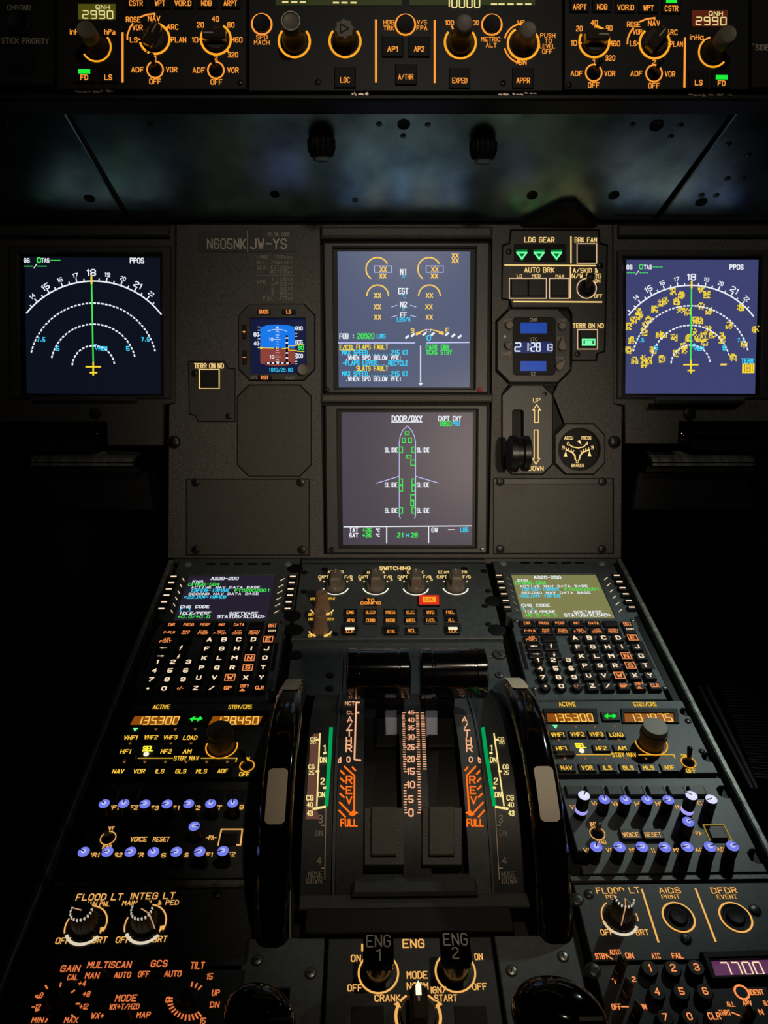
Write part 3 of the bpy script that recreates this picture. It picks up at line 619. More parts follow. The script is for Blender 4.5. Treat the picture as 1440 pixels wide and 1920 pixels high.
# transponder
o0 = np.array([.209, -.497]); d = Draw(PED, o0, 1050, 1620, 3.692)
T = Thing(PED, o0, 'transponder_panel', 'transponder panel with round number keys and a plum window reading 7700', 'transponder')
T.part('face_plate', MB(M['coold']).prism([np.array(q)-o0 for q in ((.131, -.4755), (.2795, -.4755), (.2795, -.555), (.131, -.555))], -.012, 0, .0006))
lettering(T, G['orange'], [(287, 640, 'STBY', 36, 84), (380, 612, 'AUTO', 32, 72), (480, 636, 'ON', 34, 50), (663, 638, 'ATC', 34, 56), (812, 638, 'FAIL', 34, 72), (372, 810, '1', 34, 14), (510, 800, '2', 32, 22), (390, 990, 'OFF', 36, 62),
   (575, 990, 'ON', 34, 40), (1360, 890, 'IDENT', 34, 92), (1180, 972, 'ALL', 32, 52), (1140, 1030, 'THRT', 34, 78), (1295, 965, 'ABV', 32, 58), (1390, 1026, 'N', 34, 24), (1430, 965, 'BLW', 32, 40)], d, t=.22,
   lines=[([(320, 632), (362, 660)], 9), ([(385, 810), (420, 810)], 9), ([(428, 990), (470, 990)], 9), ([(1190, 1030), (1240, 1050)], 9)], rings=[(1257, 890, 46, 14)])
for i, (x, y, s_) in enumerate(((612, 750, '1'), (773, 750, '2'), (933, 745, '3'), (662, 915, '4'), (830, 912, '5'), (992, 910, '6'), (717, 1090, '7'), (885, 1086, '0'), (1055, 1084, 'CLR'))):
    hk = .005; dd = Draw(PED, o0, 1050, 1620, 3.692, hk); (cx, cy), (sx, _) = d.P(x, y), d.S(x, y); R = 60*sx
    k = T.part('number_key', MB(M['key'], 40).lathe(cx, cy, [(R, 0), (R, hk*.7), (R*.85, hk), (0, hk)], 24))
    q = px_of(o0, (cx, cy), hk); T.part('legend', MB(G['orange']).text(Draw(PED, o0, 0, 0, 1, hk), *q, s_, 12, 0 if len(s_) < 2 else 22, hk+.0003, .2), k)
T.part('window_frame', MB(M['black']).plate([d.P(*p) for p in ((965, 625), (1560, 612), (1610, 800), (1040, 825))], [[d.P(*p) for p in ((1035, 678), (1500, 665), (1528, 775), (1068, 790))]], 0, .004, .001))
wn = T.part('display_window', MB(S['plum']).quad(*[(*d.P(*p), .0006) for p in ((1068, 790), (1528, 775), (1500, 665), (1035, 678))]))
T.part('digits', MB(G['keyl']).text(d, 1258, 730, '7700', 84, 272, .0012, .12, seg=True), wn)
for bx, by, tx_, ty in ((399, 783, 436, 640), (454, 903, 473, 801), (517, 1062, 528, 956), (1285, 1100, 1345, 1005)):
    o_, q = knob(T, d, (bx, by), (tx_, ty), 42, 30, None, 'bar', 110, cap='olive', m='brown', name='selector_knob')
for x, y, r_ in ((232, 735, 44), (1445, 860, 10)): screw(T, d, x, y, r_)
# ------------------------------------------------------------------ captain's dimmers and weather radar panel
o0 = np.array([-.17, -.447]); d = Draw(PED, o0, 0, 1600, 3.273)
T = Thing(PED, o0, 'dimmer_panel', 'black panel with two big ringed dimmers marked FLOOD LT and INTEG LT', 'light panel')
T.part('face_plate', MB(M['coold']).prism([np.array(q)-o0 for q in ((-.2465, -.4175), (-.098, -.4175), (-.098, -.4735), (-.2465, -.4735))], -.012, 0, .0006))
T.part('upper_strip', MB(M['rail']).prism([np.array(q)-o0 for q in ((-.2465, -.4108), (-.098, -.4108), (-.098, -.4165), (-.2465, -.4165))], -.012, .001, .0012))
lettering(T, G['eng'], [(612, 270, 'FLOOD LT', 36, 278), (600, 313, 'MAIN PNL', 26, 148), (940, 263, 'INTEG LT', 36, 265), (925, 305, 'MAIN PNL & PED', 26, 340), (388, 538, 'OFF', 34, 84), (613, 533, 'BRT', 34, 84), (757, 532, 'OFF', 34, 84), (983, 528, 'BRT', 34, 82)], d, t=.17)
for bx, by, tx_, ty, an in ((528, 448, 508, 346, 165), (893, 440, 866, 343, 330)):
    o_, (cx, cy, H, R, r) = knob(T, d, (bx, by), (tx_, ty), 112, 64, None, 'flute', an, m='knobd', name='dimmer_knob')
    T.part('light_ring', MB(G['eng']).ring(d, bx, by-6, 124, 9, .0006, -20, 88).ring(d, bx, by-6, 124, 9, .0006, 160, 205).prism([d.P(bx+85, by+48), d.P(bx+122, by+5), d.P(bx+84, by+10)], .0004, .0006), o_)
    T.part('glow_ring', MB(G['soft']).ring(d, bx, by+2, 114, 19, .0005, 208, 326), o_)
    tk = MB(G['tick'])
    for i in range(11):
        a_ = math.radians(165+i*20); tk.box(cx+math.cos(a_)*r*.97, cy+math.sin(a_)*r*.97, r*.15, r*.15, H-.0015, H+.0004)
    T.part('tick_mark', tk, o_)
    a_ = math.radians(an); e = np.array([math.cos(a_), math.sin(a_)]); q = np.array([cx, cy])
    mb = MB(G['ptr']).stroke([q, q+e*r*.98], r*.11, lambda x, y: (x, y, H+.0005)); n_ = np.array([-e[1], e[0]])*r*.06
    if bx > 700: mb.quad((*(q+e*r-n_), H+.0004), (*(q+e*r*1.32-n_), H*.12), (*(q+e*r*1.32+n_), H*.12), (*(q+e*r+n_), H+.0004))
    T.part('pointer_line', mb, o_)
for x, y, r_ in ((325, 355, 26), (1330, 250, 26)): screw(T, d, x, y, r_)
o0 = np.array([-.17, -.497]); d = Draw(PED, o0, 0, 1600, 3.273)
T = Thing(PED, o0, 'weather_radar_panel', 'black weather radar panel with orange GAIN, MODE and TILT lettering', 'radar panel')
T.part('face_plate', MB(M['coold']).prism([np.array(q)-o0 for q in ((-.2465, -.4755), (-.098, -.4755), (-.098, -.555), (-.2465, -.555))], -.012, 0, .0006))
lettering(T, G['radar'], [(433, 708, 'GAIN', 36, 112), (673, 686, 'MULTISCAN', 36, 262), (978, 678, 'GCS', 36, 96), (1213, 690, 'TILT', 38, 80), (448, 762, 'CAL', 32, 60), (567, 752, 'MAN', 32, 80), (753, 748, 'AUTO', 32, 96), (883, 743, 'OFF', 32, 64), (1062, 740, 'AUTO', 32, 98),
   (1288, 757, '15', 32, 32), (505, 800, '+4', 30, 42), (532, 865, '+8', 30, 40), (515, 942, '+12', 30, 48), (242, 873, '-8', 30, 40), (222, 945, '-12', 30, 50), (232, 1025, 'MIN', 32, 66), (438, 1025, 'MAX', 32, 78), (775, 890, 'MODE', 36, 124), (765, 942, 'WX+T/HZD', 30, 178),
   (600, 998, 'WX+', 32, 74), (882, 993, 'MAP', 32, 78), (1325, 857, 'UP', 32, 42), (1318, 930, 'DN', 32, 52), (1030, 900, '0', 32, 20), (1245, 1030, '15', 32, 32)], d, t=.2)
tk = MB(G['radar'])
for i in range(13):
    a_ = math.radians(172+i*11.3); tk.line(d, [(1155+f*math.cos(a_), 905-f*math.sin(a_)*.92) for f in (100, 124+6*(i > 7))], 10)
for i in range(3): a_ = math.radians(50+14*i); tk.line(d, [(1155+f*math.cos(a_), 905-f*math.sin(a_)*.92) for f in (100, 124)], 10)
for i in range(8):
    a_ = math.radians(240-40*i); tk.line(d, [(350+f*math.cos(a_), 925-f*math.sin(a_)*.92) for f in (120, 138)], 10)
T.part('scale_mark', tk, stuff=True)
for bx, by, r_, hh in ((350, 940, 66, .010), (1150, 920, 66, .010), (770, 1040, 50, .008)):
    (cx, cy), (sx, _) = d.P(bx, by), d.S(bx, by); R = r_*sx
    o_ = T.part('selector_knob', MB(M['black'], 30).lathe(cx, cy, [(R, 0), (R*.96, .003), (R*.72, .005), (R*.66, hh), (R*.58, hh+.0008), (0, hh+.0008)], 32, flute=.05))
    T.part('pointer', MB(M['screw']).stroke([(cx, cy+R*.1), (cx, cy+R*.6)], R*.08, lambda x, y: (x, y, hh+.0012)), o_)
for bx, by, tx_, ty in ((655, 760, 635, 712), (975, 745, 988, 700)): toggle(T, d, bx, by, tx_, ty, 30, None, .015, 9, 4, 'screw')
for x, y, r_ in ((192, 760, 24), (752, 625, 18)): screw(T, d, x, y, r_)
# ------------------------------------------------------------------ engine start panel
o0 = np.array([.008, -.487]); d = Draw(PED, o0, 480, 1620, 2.483)
T = Thing(PED, o0, 'engine_start_panel', 'black engine panel with two square master levers and a rotary mode knob at the bottom', 'engine panel')
T.part('face_plate', MB(M['coold']).prism([np.array(q)-o0 for q in ((-.0455, -.4555), (.0655, -.4555), (.0655, -.56), (-.0455, -.56))], -.012, 0, .0008))
T.part('upper_ledge', MB(M['black']).prism([np.array(q)-o0 for q in ((-.062, -.436), (.082, -.436), (.082, -.4545), (-.062, -.4545))], -.012, .003, .001))
lettering(T, G['eng'], [(733, 372, 'ENG', 36, 96), (465, 440, 'ON', 28, 42), (460, 578, 'OFF', 28, 64), (1036, 433, 'ON', 28, 34), (1040, 572, 'OFF', 28, 64), (750, 518, 'MODE', 30, 92), (752, 570, 'NORM', 30, 96), (612, 625, 'CRANK', 28, 116), (850, 588, 'IGN/', 28, 68), (883, 625, 'START', 28, 102)], d, t=.19,
          lines=[([(495, 378), (495, 402)], 10), ([(860, 375), (864, 400)], 12)])
for bx, by, n_, py in ((570, 508, '1', 388), (928, 503, '2', 380)):
    H = .030; dd = Draw(PED, o0, 480, 1620, 2.483, H); (cx, cy), (sx, _) = d.P(bx, by), d.S(bx, by); R = 92*sx
    k = T.part('master_lever', MB(M['key'], 40).lathe(cx, cy, [(R*.86, 0), (R*.86, .001), (R*.6, .002), (0, .002)], 32))
    T.part('light_ring', MB(G['eng']).ring(d, bx, by, 92, 9, .0006), k)
    q = dd.P(bx, py); sx2, sy2 = dd.S(bx, py); ww, hh = 142*sx2, 156*sy2
    sk = MB(M['grip'], 50); c0 = np.array([cx, cy]); 
    sk.lathe(cx, cy, [(R*.66, .002), (R*.62, .012), (R*.5, .02), (R*.45, H-.004), (0, H-.004)], 24); T.part('lever_skirt', sk, k)
    T.part('lever_head', MB(M['gloss']).prism([(q[0]+x, q[1]+y) for x, y in rbox(-ww/2, -hh/2, ww/2, hh/2, ww*.12)], H-.007, H, .0012), k)
    mb = MB(M['faint']).text(dd, bx, py-28, 'ENG', 52, 108, H+.0004, .12).text(dd, bx, py+36, n_, 50, 14 if n_ == '1' else 26, H+.0004, .12)
    T.part('legend', mb, k)
o_, (cx, cy, H, R, r) = knob(T, d, (755, 725), (755, 690), 100, 60, None, 'bar', 90, cap='grip', m='knobd', hgt=.020, name='mode_knob')
T.part('pointer', MB(G['ring']).prism([(cx-R*.13, cy+R*.3), (cx+R*.13, cy+R*.3), (cx+R*.13, cy+R*.72), (cx, cy+R*.95), (cx-R*.13, cy+R*.72)], H, H+.0004), o_)
T.part('light_ring', MB(G['eng']).ring(d, 755, 712, 106, 10, .0006, 40, 62).ring(d, 755, 712, 106, 10, .0006, 118, 140).ring(d, 755, 712, 104, 14, .0006, 150, 200).ring(d, 755, 712, 104, 14, .0006, -20, 30)
       .prism([d.P(640, 655), d.P(662, 640), d.P(676, 672)], .0004, .0006).prism([d.P(870, 655), d.P(848, 640), d.P(835, 672)], .0004, .0006), o_)
for x in (1000, 520): T.part('fastener_recess', MB(M['black']).dbox(d, x, 712, 150, 100, -.002, .0006, .0003))
# plates on both sides of it, and the shiny handles of the flap and speed brake levers
for sg, lab in ((1, 'right'), (-1, 'left')):
    o0 = np.array([.01+sg*.085, -.49]); T = Thing(PED, o0, 'lever_slot_plate', 'dark grey slotted plate to the %s of the engine panel, under a black lever' % lab, 'plate', 'lever slot plates')
    T.part('face_plate', MB(M['cool']).plate([np.array((.01+sg*u, v))-o0 for u, v in ((.058, -.455), (.112, -.455), (.112, -.56), (.058, -.56))], [[np.array((.01+sg*u, v))-o0 for u, v in ((.079, -.488), (.091, -.488), (.091, -.552), (.079, -.552))]], -.012, 0, .0008))
    for u, v in ((.066, -.479), (.102, -.470)):
        q = px_of((0, 0), (.01+sg*u, v)); screw(T, Draw(PED, o0), *q, 9, 'steel')
def lever(name, label, u, v, big):
    o0 = np.array([u, v]); T = Thing(PED, o0, name, label, 'lever')
    T.part('stem', MB(M['black'], 40).tube((0, 0, -.01), (0, 0, .05), .006, .005))
    r = .0262 if big else .020; pr = []
    for i in range(13):
        t = i/12*PI; pr.append((r*math.sin(t)**.7, -math.cos(t)*.0175))
    mb = MB(M['gloss'], 60); V0 = len(mb.V); mb.lathe(0, 0, pr, 40, frame=((0, .0, .056), (1, -.25, 0), (.12, .78, -.1), (0, .1, 1)))
    h_ = T.part('handle', mb)
    T.part('index_mark', MB(M['cream']).box(.013, -.009, .013, .0022, .0715, .0735), h_)
lever('flap_lever', 'shiny black rounded flap handle in front of the transponder panel', .0885, -.537, True)
lever('speed_brake_lever', 'dark black speed brake handle beside the left engine master lever', -.078, -.535, False)
# ------------------------------------------------------------------ thrust quadrant: a drum-shaped cover between the two trim wheels
V0, TOP, RD = -.32, .04, .15; NC = TOP-RD
def drum(x, y, lift=.0004, R=RD):             # where the sight line of a pixel meets the drum
    A, B = PED.hit(x, y, 0), PED.hit(x, y, .1); hs = np.linspace(.09, -.02, 2201); uv = A+(B-A)*(hs[:, None]/.1)
    n = NC+np.sqrt(np.maximum(R*R-(uv[:, 1]-V0)**2, 0)); k = int(np.argmax(hs <= n)); t = math.atan2(hs[k]-NC, uv[k, 1]-V0)
    return uv[k, 0]-Q0[0], V0+(R+lift)*math.cos(t)-Q0[1], NC+(R+lift)*math.sin(t)
Q0 = np.array([.0145, -.32]); drum.cut = 6
def arc(mb, u0, u1, R, t0, t1, depth, n=28):
    vs = []; fs = []
    for i in range(n+1):
        t = math.radians(t0+(t1-t0)*i/n); v, z = V0+R*math.cos(t)-Q0[1], NC+R*math.sin(t); zb = min(z, max(z-depth, -.015))
        vs += [(u0-Q0[0], v, zb), (u0-Q0[0], v, z), (u1-Q0[0], v, z), (u1-Q0[0], v, zb)]
    for i in range(n):
        for j in range(3): fs.append((4*i+j, 4*i+4+j, 4*i+5+j, 4*i+1+j)[::-1])
    fs += [(0, 1, 2, 3), tuple(4*n+k for k in (3, 2, 1, 0))]
    return mb.add(vs, fs)
def dtext(mb, x, y, s_, h, w_=0, lift=.0006, t=.17, lean=0, seg=False):
    pl, wd = glyphs(s_); kx = w_/wd if w_ else h*.9
    for p in pl: mb.stroke([(x+(px-wd/2)*kx+lean*(py-.5)*h, y-(py-.5)*h) for px, py in p], t*h, lambda a_, b_: drum(a_, b_, lift), cap=.8)
    return mb
T = Thing(PED, Q0, 'thrust_quadrant', 'black drum-shaped thrust lever quadrant with orange REV FULL scales, between the two trim wheels', 'quadrant')
ux = lambda x, y=1450: drum(x, y)[0]+Q0[0]
tA, tB = math.degrees(math.asin((-.006-NC)/RD)), 180-math.degrees(math.asin((-.006-NC)/RD))
for nm, x0, x1, R, m in (('scale_plate', 572, 627, RD-.0015, 'coold'), ('side_rib', 627, 633, RD+.0012, 'cool'), ('power_scale_plate', 633, 682, RD, 'coold'), ('lever_slot', 682, 751, RD-.014, 'black'), ('angle_scale_plate', 751, 801, RD, 'coold'),
                        ('lever_slot', 801, 866, RD-.014, 'black'), ('power_scale_plate', 866, 904, RD, 'cool'), ('side_rib', 904, 909, RD+.0012, 'cool'), ('scale_plate', 909, 978, RD-.0015, 'coold')):
    T.part(nm, arc(MB(M[m], 30), ux(x0)+.0002, ux(x1)-.0002, R, tA, tB, .02))
pk = MB(G['peach'])
for i, y in enumerate((1337, 1351, 1365.5, 1383, 1402, 1424, 1447, 1472, 1499, 1524)):
    s_ = str(45-5*i); h = 6.5+i*.72; T.part('lettering', dtext(MB(G['peach']), 770.5, y, s_, h, (4.5 if len(s_) < 2 else 11)+i*.35, t=.2))
for i in range(46):
    k = i/5; ys = np.interp(k, range(10), (1337, 1351, 1365.5, 1383, 1402, 1424, 1447, 1472, 1499, 1524)); wd = 1.1+k*.14
    if k < 6.2 or k > 6.9: pk.stroke([(754+k*.5, ys), (758+k*.4+(3 if i % 5 == 0 else 0), ys)], wd, drum)
    pk.stroke([(780-(3 if i % 5 == 0 else 0)+k*.6, ys), (785+k*.4, ys)], wd, drum)
    if k < 6: pk.stroke([(789+k*.9, ys), (795+k*.7, ys)], wd, drum)
T.part('tick_scale', pk, stuff=True)
LT = MB(G['peach'])
for sg in (-1, 1):
    X = lambda x, y: x if sg < 0 else float(np.interp(y, (1330, 1385, 1463, 1543), (1524, 1532, 1540, 1545)))-x
    wm = G['peach']
    w_ = [('MCT', 656, 1320, 6, 17), ('CL', 657, 1337, 6, 12)] if sg < 0 else []
    for s_, x, y, h, ww in w_+[('A', 656, 1350, 9, 9), ('/', 655.5, 1362.5, 10, 6), ('T', 655, 1376, 11, 10), ('H', 654, 1390, 12, 9), ('R', 654, 1404, 12, 10), ('0', 653.5, 1425, 9, 6)]:
        T.part('lettering', dtext(MB(wm), X(x, y), y, s_, h, ww, t=.2))
    ln = MB(wm)
    if sg < 0: ln.stroke([(668, 1318), (664.5, 1425), (677, 1426)], 3.2, drum).stroke([(668, 1318), (673, 1318)], 3, drum).stroke([(667, 1337), (672, 1337)], 3, drum)
    ln.stroke([(X(632, 1430), 1430), (X(639, 1420), 1420), (X(639, 1430), 1430)], 2.2, drum, True)
    T.part('printed_line', ln)
    rv = MB(G['rev'])
    for s_, y in (('R', 1463), ('E', 1482), ('V', 1501)): T.part('lettering', dtext(MB(G['rev']), X(654.5, y), y, s_, 13, 10, t=.2))
    T.part('lettering', dtext(MB(G['rev']), X(654.5, 1543), 1543, 'FULL', 12, 30, t=.22))
    for p in ([(X(645, 1437), 1437), (X(664.5, 1455), 1455)], [(X(660, 1438), 1438), (X(667, 1446), 1446)], [(X(638, 1445), 1445), (X(646, 1453), 1453)], [(X(638, 1459), 1459), (X(646, 1467), 1467)], [(X(638, 1473), 1473), (X(646, 1481), 1481)], [(X(637, 1488), 1488), (X(646, 1496), 1496)],
              [(X(636, 1504), 1504), (X(660, 1528), 1528)], [(X(635, 1519), 1519), (X(648, 1533), 1533)], [(X(664.5, 1455), 1455), (X(664, 1524), 1524)]): rv.stroke(p, 3.4, drum)
    rv.add([drum(*q) for q in ((X(654, 1528), 1528), (X(662, 1519), 1519), (X(672, 1524), 1524), (X(662, 1531), 1531))], [(0, 1, 2, 3)])
    T.part('reverse_arrow', rv)
    # stabiliser trim scale
    PX = (lambda x, y: x) if sg < 0 else (lambda x, y: float(np.interp(y, (1375, 1512, 1640), (1526, 1539, 1545)))-x)
    dl = lambda a_, b_: drum(a_, b_, .0004, RD-.0010)
    dl.cut = 6
    def sc(mb, s_, x, y, h, ww, le): return dtext(mb, PX(x, y), y, s_, h, ww, -.0009 if y > 1530 else .0002, .13 if y > 1530 else .19, 0)
    if sg < 0:
        bp = MB(glow('brown_backlight', (98, 64, 52))); ys = np.linspace(1376, 1536, 18); xl = lambda y: np.interp(y, (1376, 1390, 1536), (588, 582, 572.5)); xr = lambda y: np.interp(y, (1376, 1514, 1536), (600, 593, 600))
        vs = [dl(x(y), y) for y in ys for x in (xl, xr)]
        T.part('backlit_plate', bp.add([(a_, b_, c_-.0003) for a_, b_, c_ in vs], [(2*k, 2*k+2, 2*k+3, 2*k+1) for k in range(17)]))
    yl = MB(G['scy'])
    yl.stroke([(PX(600, 1375), 1375), (PX(594, 1512), 1512)], 2.6, dl).stroke([(PX(586, 1517), 1517), (PX(611, 1513), 1513)], 4.5, dl)
    for y in (1387, 1446): yl.stroke([(PX(592, y), y+1), (PX(599, y), y)], 3.5, dl)
    for y in (1413, 1478): yl.stroke([(PX(606, y), y), (PX(612, y), y-1)], 4, dl)
    T.part('scale_line', yl)
    for s_, x, y, h, ww in (('1', 608, 1403, 10, 3), ('DN', 606, 1425, 9, 11), ('2', 605, 1465, 11, 6), ('DN', 603, 1490, 9, 11), ('CG', 588, 1386, 6, 11), ('20', 587, 1393, 5, 9), ('CG', 584, 1438, 8, 10), ('25', 584, 1449, 7, 9), ('CG', 581, 1496, 9, 12), ('40', 581, 1509, 8, 10), ('43', 581, 1525, 9, 10), ('3', 601, 1535, 14, 6)):
        T.part('lettering', sc(MB(G['scy'] if s_ not in ('3',) else M['dimprint']), s_, x, y, h, ww, 0))
    T.part('green_band', MB(G['scgrn']).stroke([(PX(621, 1365), 1364), (PX(618, 1420), 1420)], 7, dl).stroke([(PX(618, 1418), 1418), (PX(612, 1512), 1512)], 7, dl))
    for s_, x, y, h, ww in (('DN', 598, 1562, 10, 12), ('4', 598, 1614, 12, 8), ('NOSE', 591, 1640, 10, 26), ('DOWN', 589, 1652, 10, 27)): T.part('lettering', sc(MB(M['faint']), s_, x, y, h, ww, 0))
    wl = MB(M['dimprint']).stroke([(PX(611, 1514), 1516), (PX(609, 1640), 1650)], 1.6, dl)
    for y in (1548, 1628): wl.stroke([(PX(602, y), y), (PX(609, y), y)], 2.5, dl)
    T.part('printed_line', wl)
# blocks at the near end of the two slots, and the step below them
def block(mb, x0, y0, x1, y1, n0, n1, bev=.0008):
    c_ = [drum(x, y, 0) for x, y in ((x0, y1), (x1, y1), (x1, y0), (x0, y0))]
    for k in (0, 1):
        pass
    lo = [np.array(p)+np.array((0, 0, n0)) for p in c_]; hi = [np.array(p)+np.array((0, 0, n1)) for p in c_]
    ctr = sum(hi)/4; top = [p+(ctr-p)/np.linalg.norm(ctr-p)*bev+np.array((0, 0, bev*.6)) for p in hi]
    mb.add(lo+hi+top, [(r*4+i, r*4+(i+1) % 4, r*4+4+(i+1) % 4, r*4+4+i) for r in (0, 1) for i in range(4)]+[(8, 9, 10, 11)])
    return mb
for x0 in (683, 791):
    o_ = T.part('slot_block', block(MB(M['bezel']), x0, 1519, x0+75, 1628, -.004, .003))
    T.part('raised_pad', block(MB(M['mipd']), x0+13, 1521, x0+60, 1613, .003, .0052), o_)
T.part('lower_step', MB(M['coold']).prism([np.array(q)-Q0 for q in ((-.030, -.4105), (.060, -.4105), (.060, -.428), (-.030, -.428))], -.012, .006, .002))
T.part('end_plate', MB(M['coold']).prism([np.array(q)-Q0 for q in ((ux(572), -.424), (ux(978), -.424), (ux(978), -.4355), (ux(572), -.4355))], -.014, .001, .001))
# top plate ahead of the drum
o0 = np.array([.012, -.18]); TP = Thing(PED, o0, 'quadrant_top_plate', 'dark grey bolted plate in front of the thrust lever handles', 'plate')
for (u0, u1, v0, v1) in ((-.097, .121, -.1425, -.166), (-.097, -.044, -.1665, -.2195), (.070, .121, -.1665, -.2195), (-.0435, .0695, -.1665, -.2195)):
    TP.part('plate_section', MB(M['cool']).prism([np.array(q)-o0 for q in ((u0, v0), (u1, v0), (u1, v1), (u0, v1))], -.012, 0, .0007))
d = Draw(PED, o0)
for x, y, r_, m in ((554, 1229, 11, 'screw'), (936, 1228, 11, 'steel'), (619, 1266, 7, 'screw'), (618, 1291, 7, 'screw'), (936, 1266, 7, 'steel')): screw(TP, d, x, y, r_, m)
# thrust levers
for i, (cx_, x0, x1) in enumerate(((710, 650, 769), (847, 786, 911))):
    h = .068; a_ = PED.hit(x0, 1263, h); b_ = PED.hit(x1, 1263, h); uc, vc = (a_[0]+b_[0])/2, a_[1]; o0 = np.array([uc, vc])
    T = Thing(PED, o0, 'thrust_lever', ('left' if i == 0 else 'right')+' glossy black cylindrical thrust lever handle on the quadrant', 'lever', 'thrust levers')
    Wd = (b_[0]-a_[0])/2; r = .0212
    pr = [(0, -Wd), (r*.8, -Wd), (r, -Wd+.0016), (r, -Wd*.66), (r*.955, -Wd*.64), (r*.955, -Wd*.58), (r*.985, -Wd*.56), (r*.985, Wd*.58), (r*.955, Wd*.6), (r*.955, Wd*.66), (r, Wd*.68), (r, Wd-.0016), (r*.8, Wd), (0, Wd)]
    T.part('handle', MB(M['gloss'], 40).lathe(0, 0, pr, 48, frame=((0, 0, h), (0, 1, 0), (0, 0, 1), (1, 0, 0))))
    sg = 1 if i == 0 else -1; um = sg*.010
    ab = MB(M['black']); P = [(um-.0125, .006), (um+.0125, .006), (um+.0125, -.006), (um-.0125, -.006)]
    ab.prism(P, .004, h-.012, .001); ab.prism([(um-.013, -.012), (um+.013, -.012), (um+.013, -.045), (um-.013, -.045)], .004, .030, .002); T.part('arm', ab)
    lx = (721, 750) if i == 0 else (797, 820)
    hl = .0315; q = [PED.hit(x, y, hl)-o0 for x, y in ((lx[0]+2, 1376), (lx[1], 1376), (lx[1], 1326), (lx[0], 1328))]
    T.part('reflection_tinted_plate', MB(M['label']).prism(q, hl-.006, hl, .0008), label='index plate coloured pale blue for reflected screen light')
# trim wheels
for i, uw in enumerate((-.0838, .1105)):
    o0 = np.array([uw, -.335]); T = Thing(PED, o0, 'trim_wheel', ('left' if i == 0 else 'right')+' glossy black trim wheel with pale marks on its rim, beside the quadrant', 'trim wheel', 'pitch trim wheels')
    R = .147; hw = .0115; zc = -.0745; fr = ((0, 0, zc), (0, 1, 0), (0, 0, 1), (1, 0, 0))
    half = [(R-.030, -.004), (R-.026, -.0085), (R-.014, -hw), (R-.005, -hw), (R-.0012, -hw*.72), (R, -hw*.35)]
    pr = [(0, -.004)]+half+[(r, -z) for r, z in half[::-1]]+[(0, .004)]
    T.part('wheel', MB(M['gloss'], 50).lathe(0, 0, pr, 96, frame=fr))
    for a0, a1 in ((50, 68), (103.5, 119), (168, 186)):
        mb = MB(M['cream'], 50); n = 24; vs = []; mw = hw*.62
        for k in range(n+1):
            t = math.radians(a0+(a1-a0)*k/n); ww = mw*min(1, .62+.38*math.sqrt(max(0, 1-(1-min(k, n-k)/2)**2))) if min(k, n-k) < 2 else mw; rr = R+.0006
            vs += [(-ww, rr*math.cos(t), zc+rr*math.sin(t)), (ww, rr*math.cos(t), zc+rr*math.sin(t))]
        T.part('rim_mark', mb.add(vs, [(2*k, 2*k+1, 2*k+3, 2*k+2) for k in range(n)]))
    for a0, a1 in ((78, 94), (136, 154)):
        for sd in (-1, 1):
            mb = MB(M['cream']); vs = []; n = 8
            for k in range(n+1):
                t = math.radians(a0+(a1-a0)*k/n)
                vs += [(sd*(hw+.0004), rr*math.cos(t), zc+rr*math.sin(t)) for rr in (R-.0125, R-.0055)]
            T.part('side_mark', mb.add(vs, [(2*k, 2*k+1, 2*k+3, 2*k+2) for k in range(n)]))
# ================================================================== main instrument panel
def mipthing(x, y, *a_): o0 = MIP.hit(x, y); return Thing(MIP, o0, *a_), o0
rect = lambda x0, y0, x1, y1: [(x0, y0), (x1, y0), (x1, y1), (x0, y1)]
T, o0 = mipthing(740, 740, 'centre_instrument_panel', 'speckled dark grey centre instrument panel holding the two stacked displays', 'instrument panel'); d = Draw(MIP, o0)
P_TERR = [(353, 678), (420, 678), (427, 691), (440, 692), (440, 790), (371, 790), (367, 779), (355, 776)]
P_LDG = [(959, 432), (1122, 432), (1124, 457), (1138, 461), (1133, 658), (1119, 662), (1117, 675), (1073, 675), (1073, 588), (1066, 576), (961, 576), (956, 561), (942, 559), (943, 461), (956, 457)]
P_ISIS = octagon(448, 571, 590, 713, 21); P_OCT = octagon(445, 722, 583, 893, 22); P_BL = rect(349, 899, 579, 1041); P_BR = rect(926, 898, 1150, 1038)
P_CLK = octagon(931, 580, 1069, 718, 24); P_GEAR = octagon(941, 722, 1036, 889, 19); P_GAUGE = octagon(1039, 795, 1133, 889, 21)
P_DU = [(601, 426), (922, 426), (921, 756), (916, 1038), (608, 1038), (603, 756)]
grow = lambda P, g: [tuple(np.array(p)+g*np.array([np.sign(p[0]-np.mean([q[0] for q in P]))*1.0, np.sign(p[1]-np.mean([q[1] for q in P]))])) for p in P]
holes = [grow(P, 1.0) for P in (P_TERR, P_LDG, P_ISIS, P_OCT, P_BL, P_BR, P_GEAR, P_GAUGE, P_DU)]
holes[1] = [(957, 430), (1124, 430), (1126, 455), (1140, 459), (1135, 660), (1121, 664), (1119, 677), (1073, 677), (1071, 695), (1046, 720), (953, 720), (929, 696), (929, 602), (953, 578), (954, 563), (940, 561), (941, 459), (954, 455)]
T.part('skin', MB(M['mip']).plate([d.P(*p) for p in ((331, 421), (1148, 421), (1150, 757), (1166, 762), (1165, 1046), (315, 1046), (317, 760), (328, 756))], [[d.P(*p) for p in h] for h in holes], -.006, 0, .0005))
T.part('backing_plate', MB(M['black']).dpoly(d, rect(312, 421, 1168, 1046), -.020, -.0085, .0003))
for x in (326, 1152): screw(T, d, x, 829, 10, 'screw', z=.003)
T.part('foot', MB(M['coold']).dpoly(d, rect(322, 1047, 1160, 1058), -.014, -.003, .001))
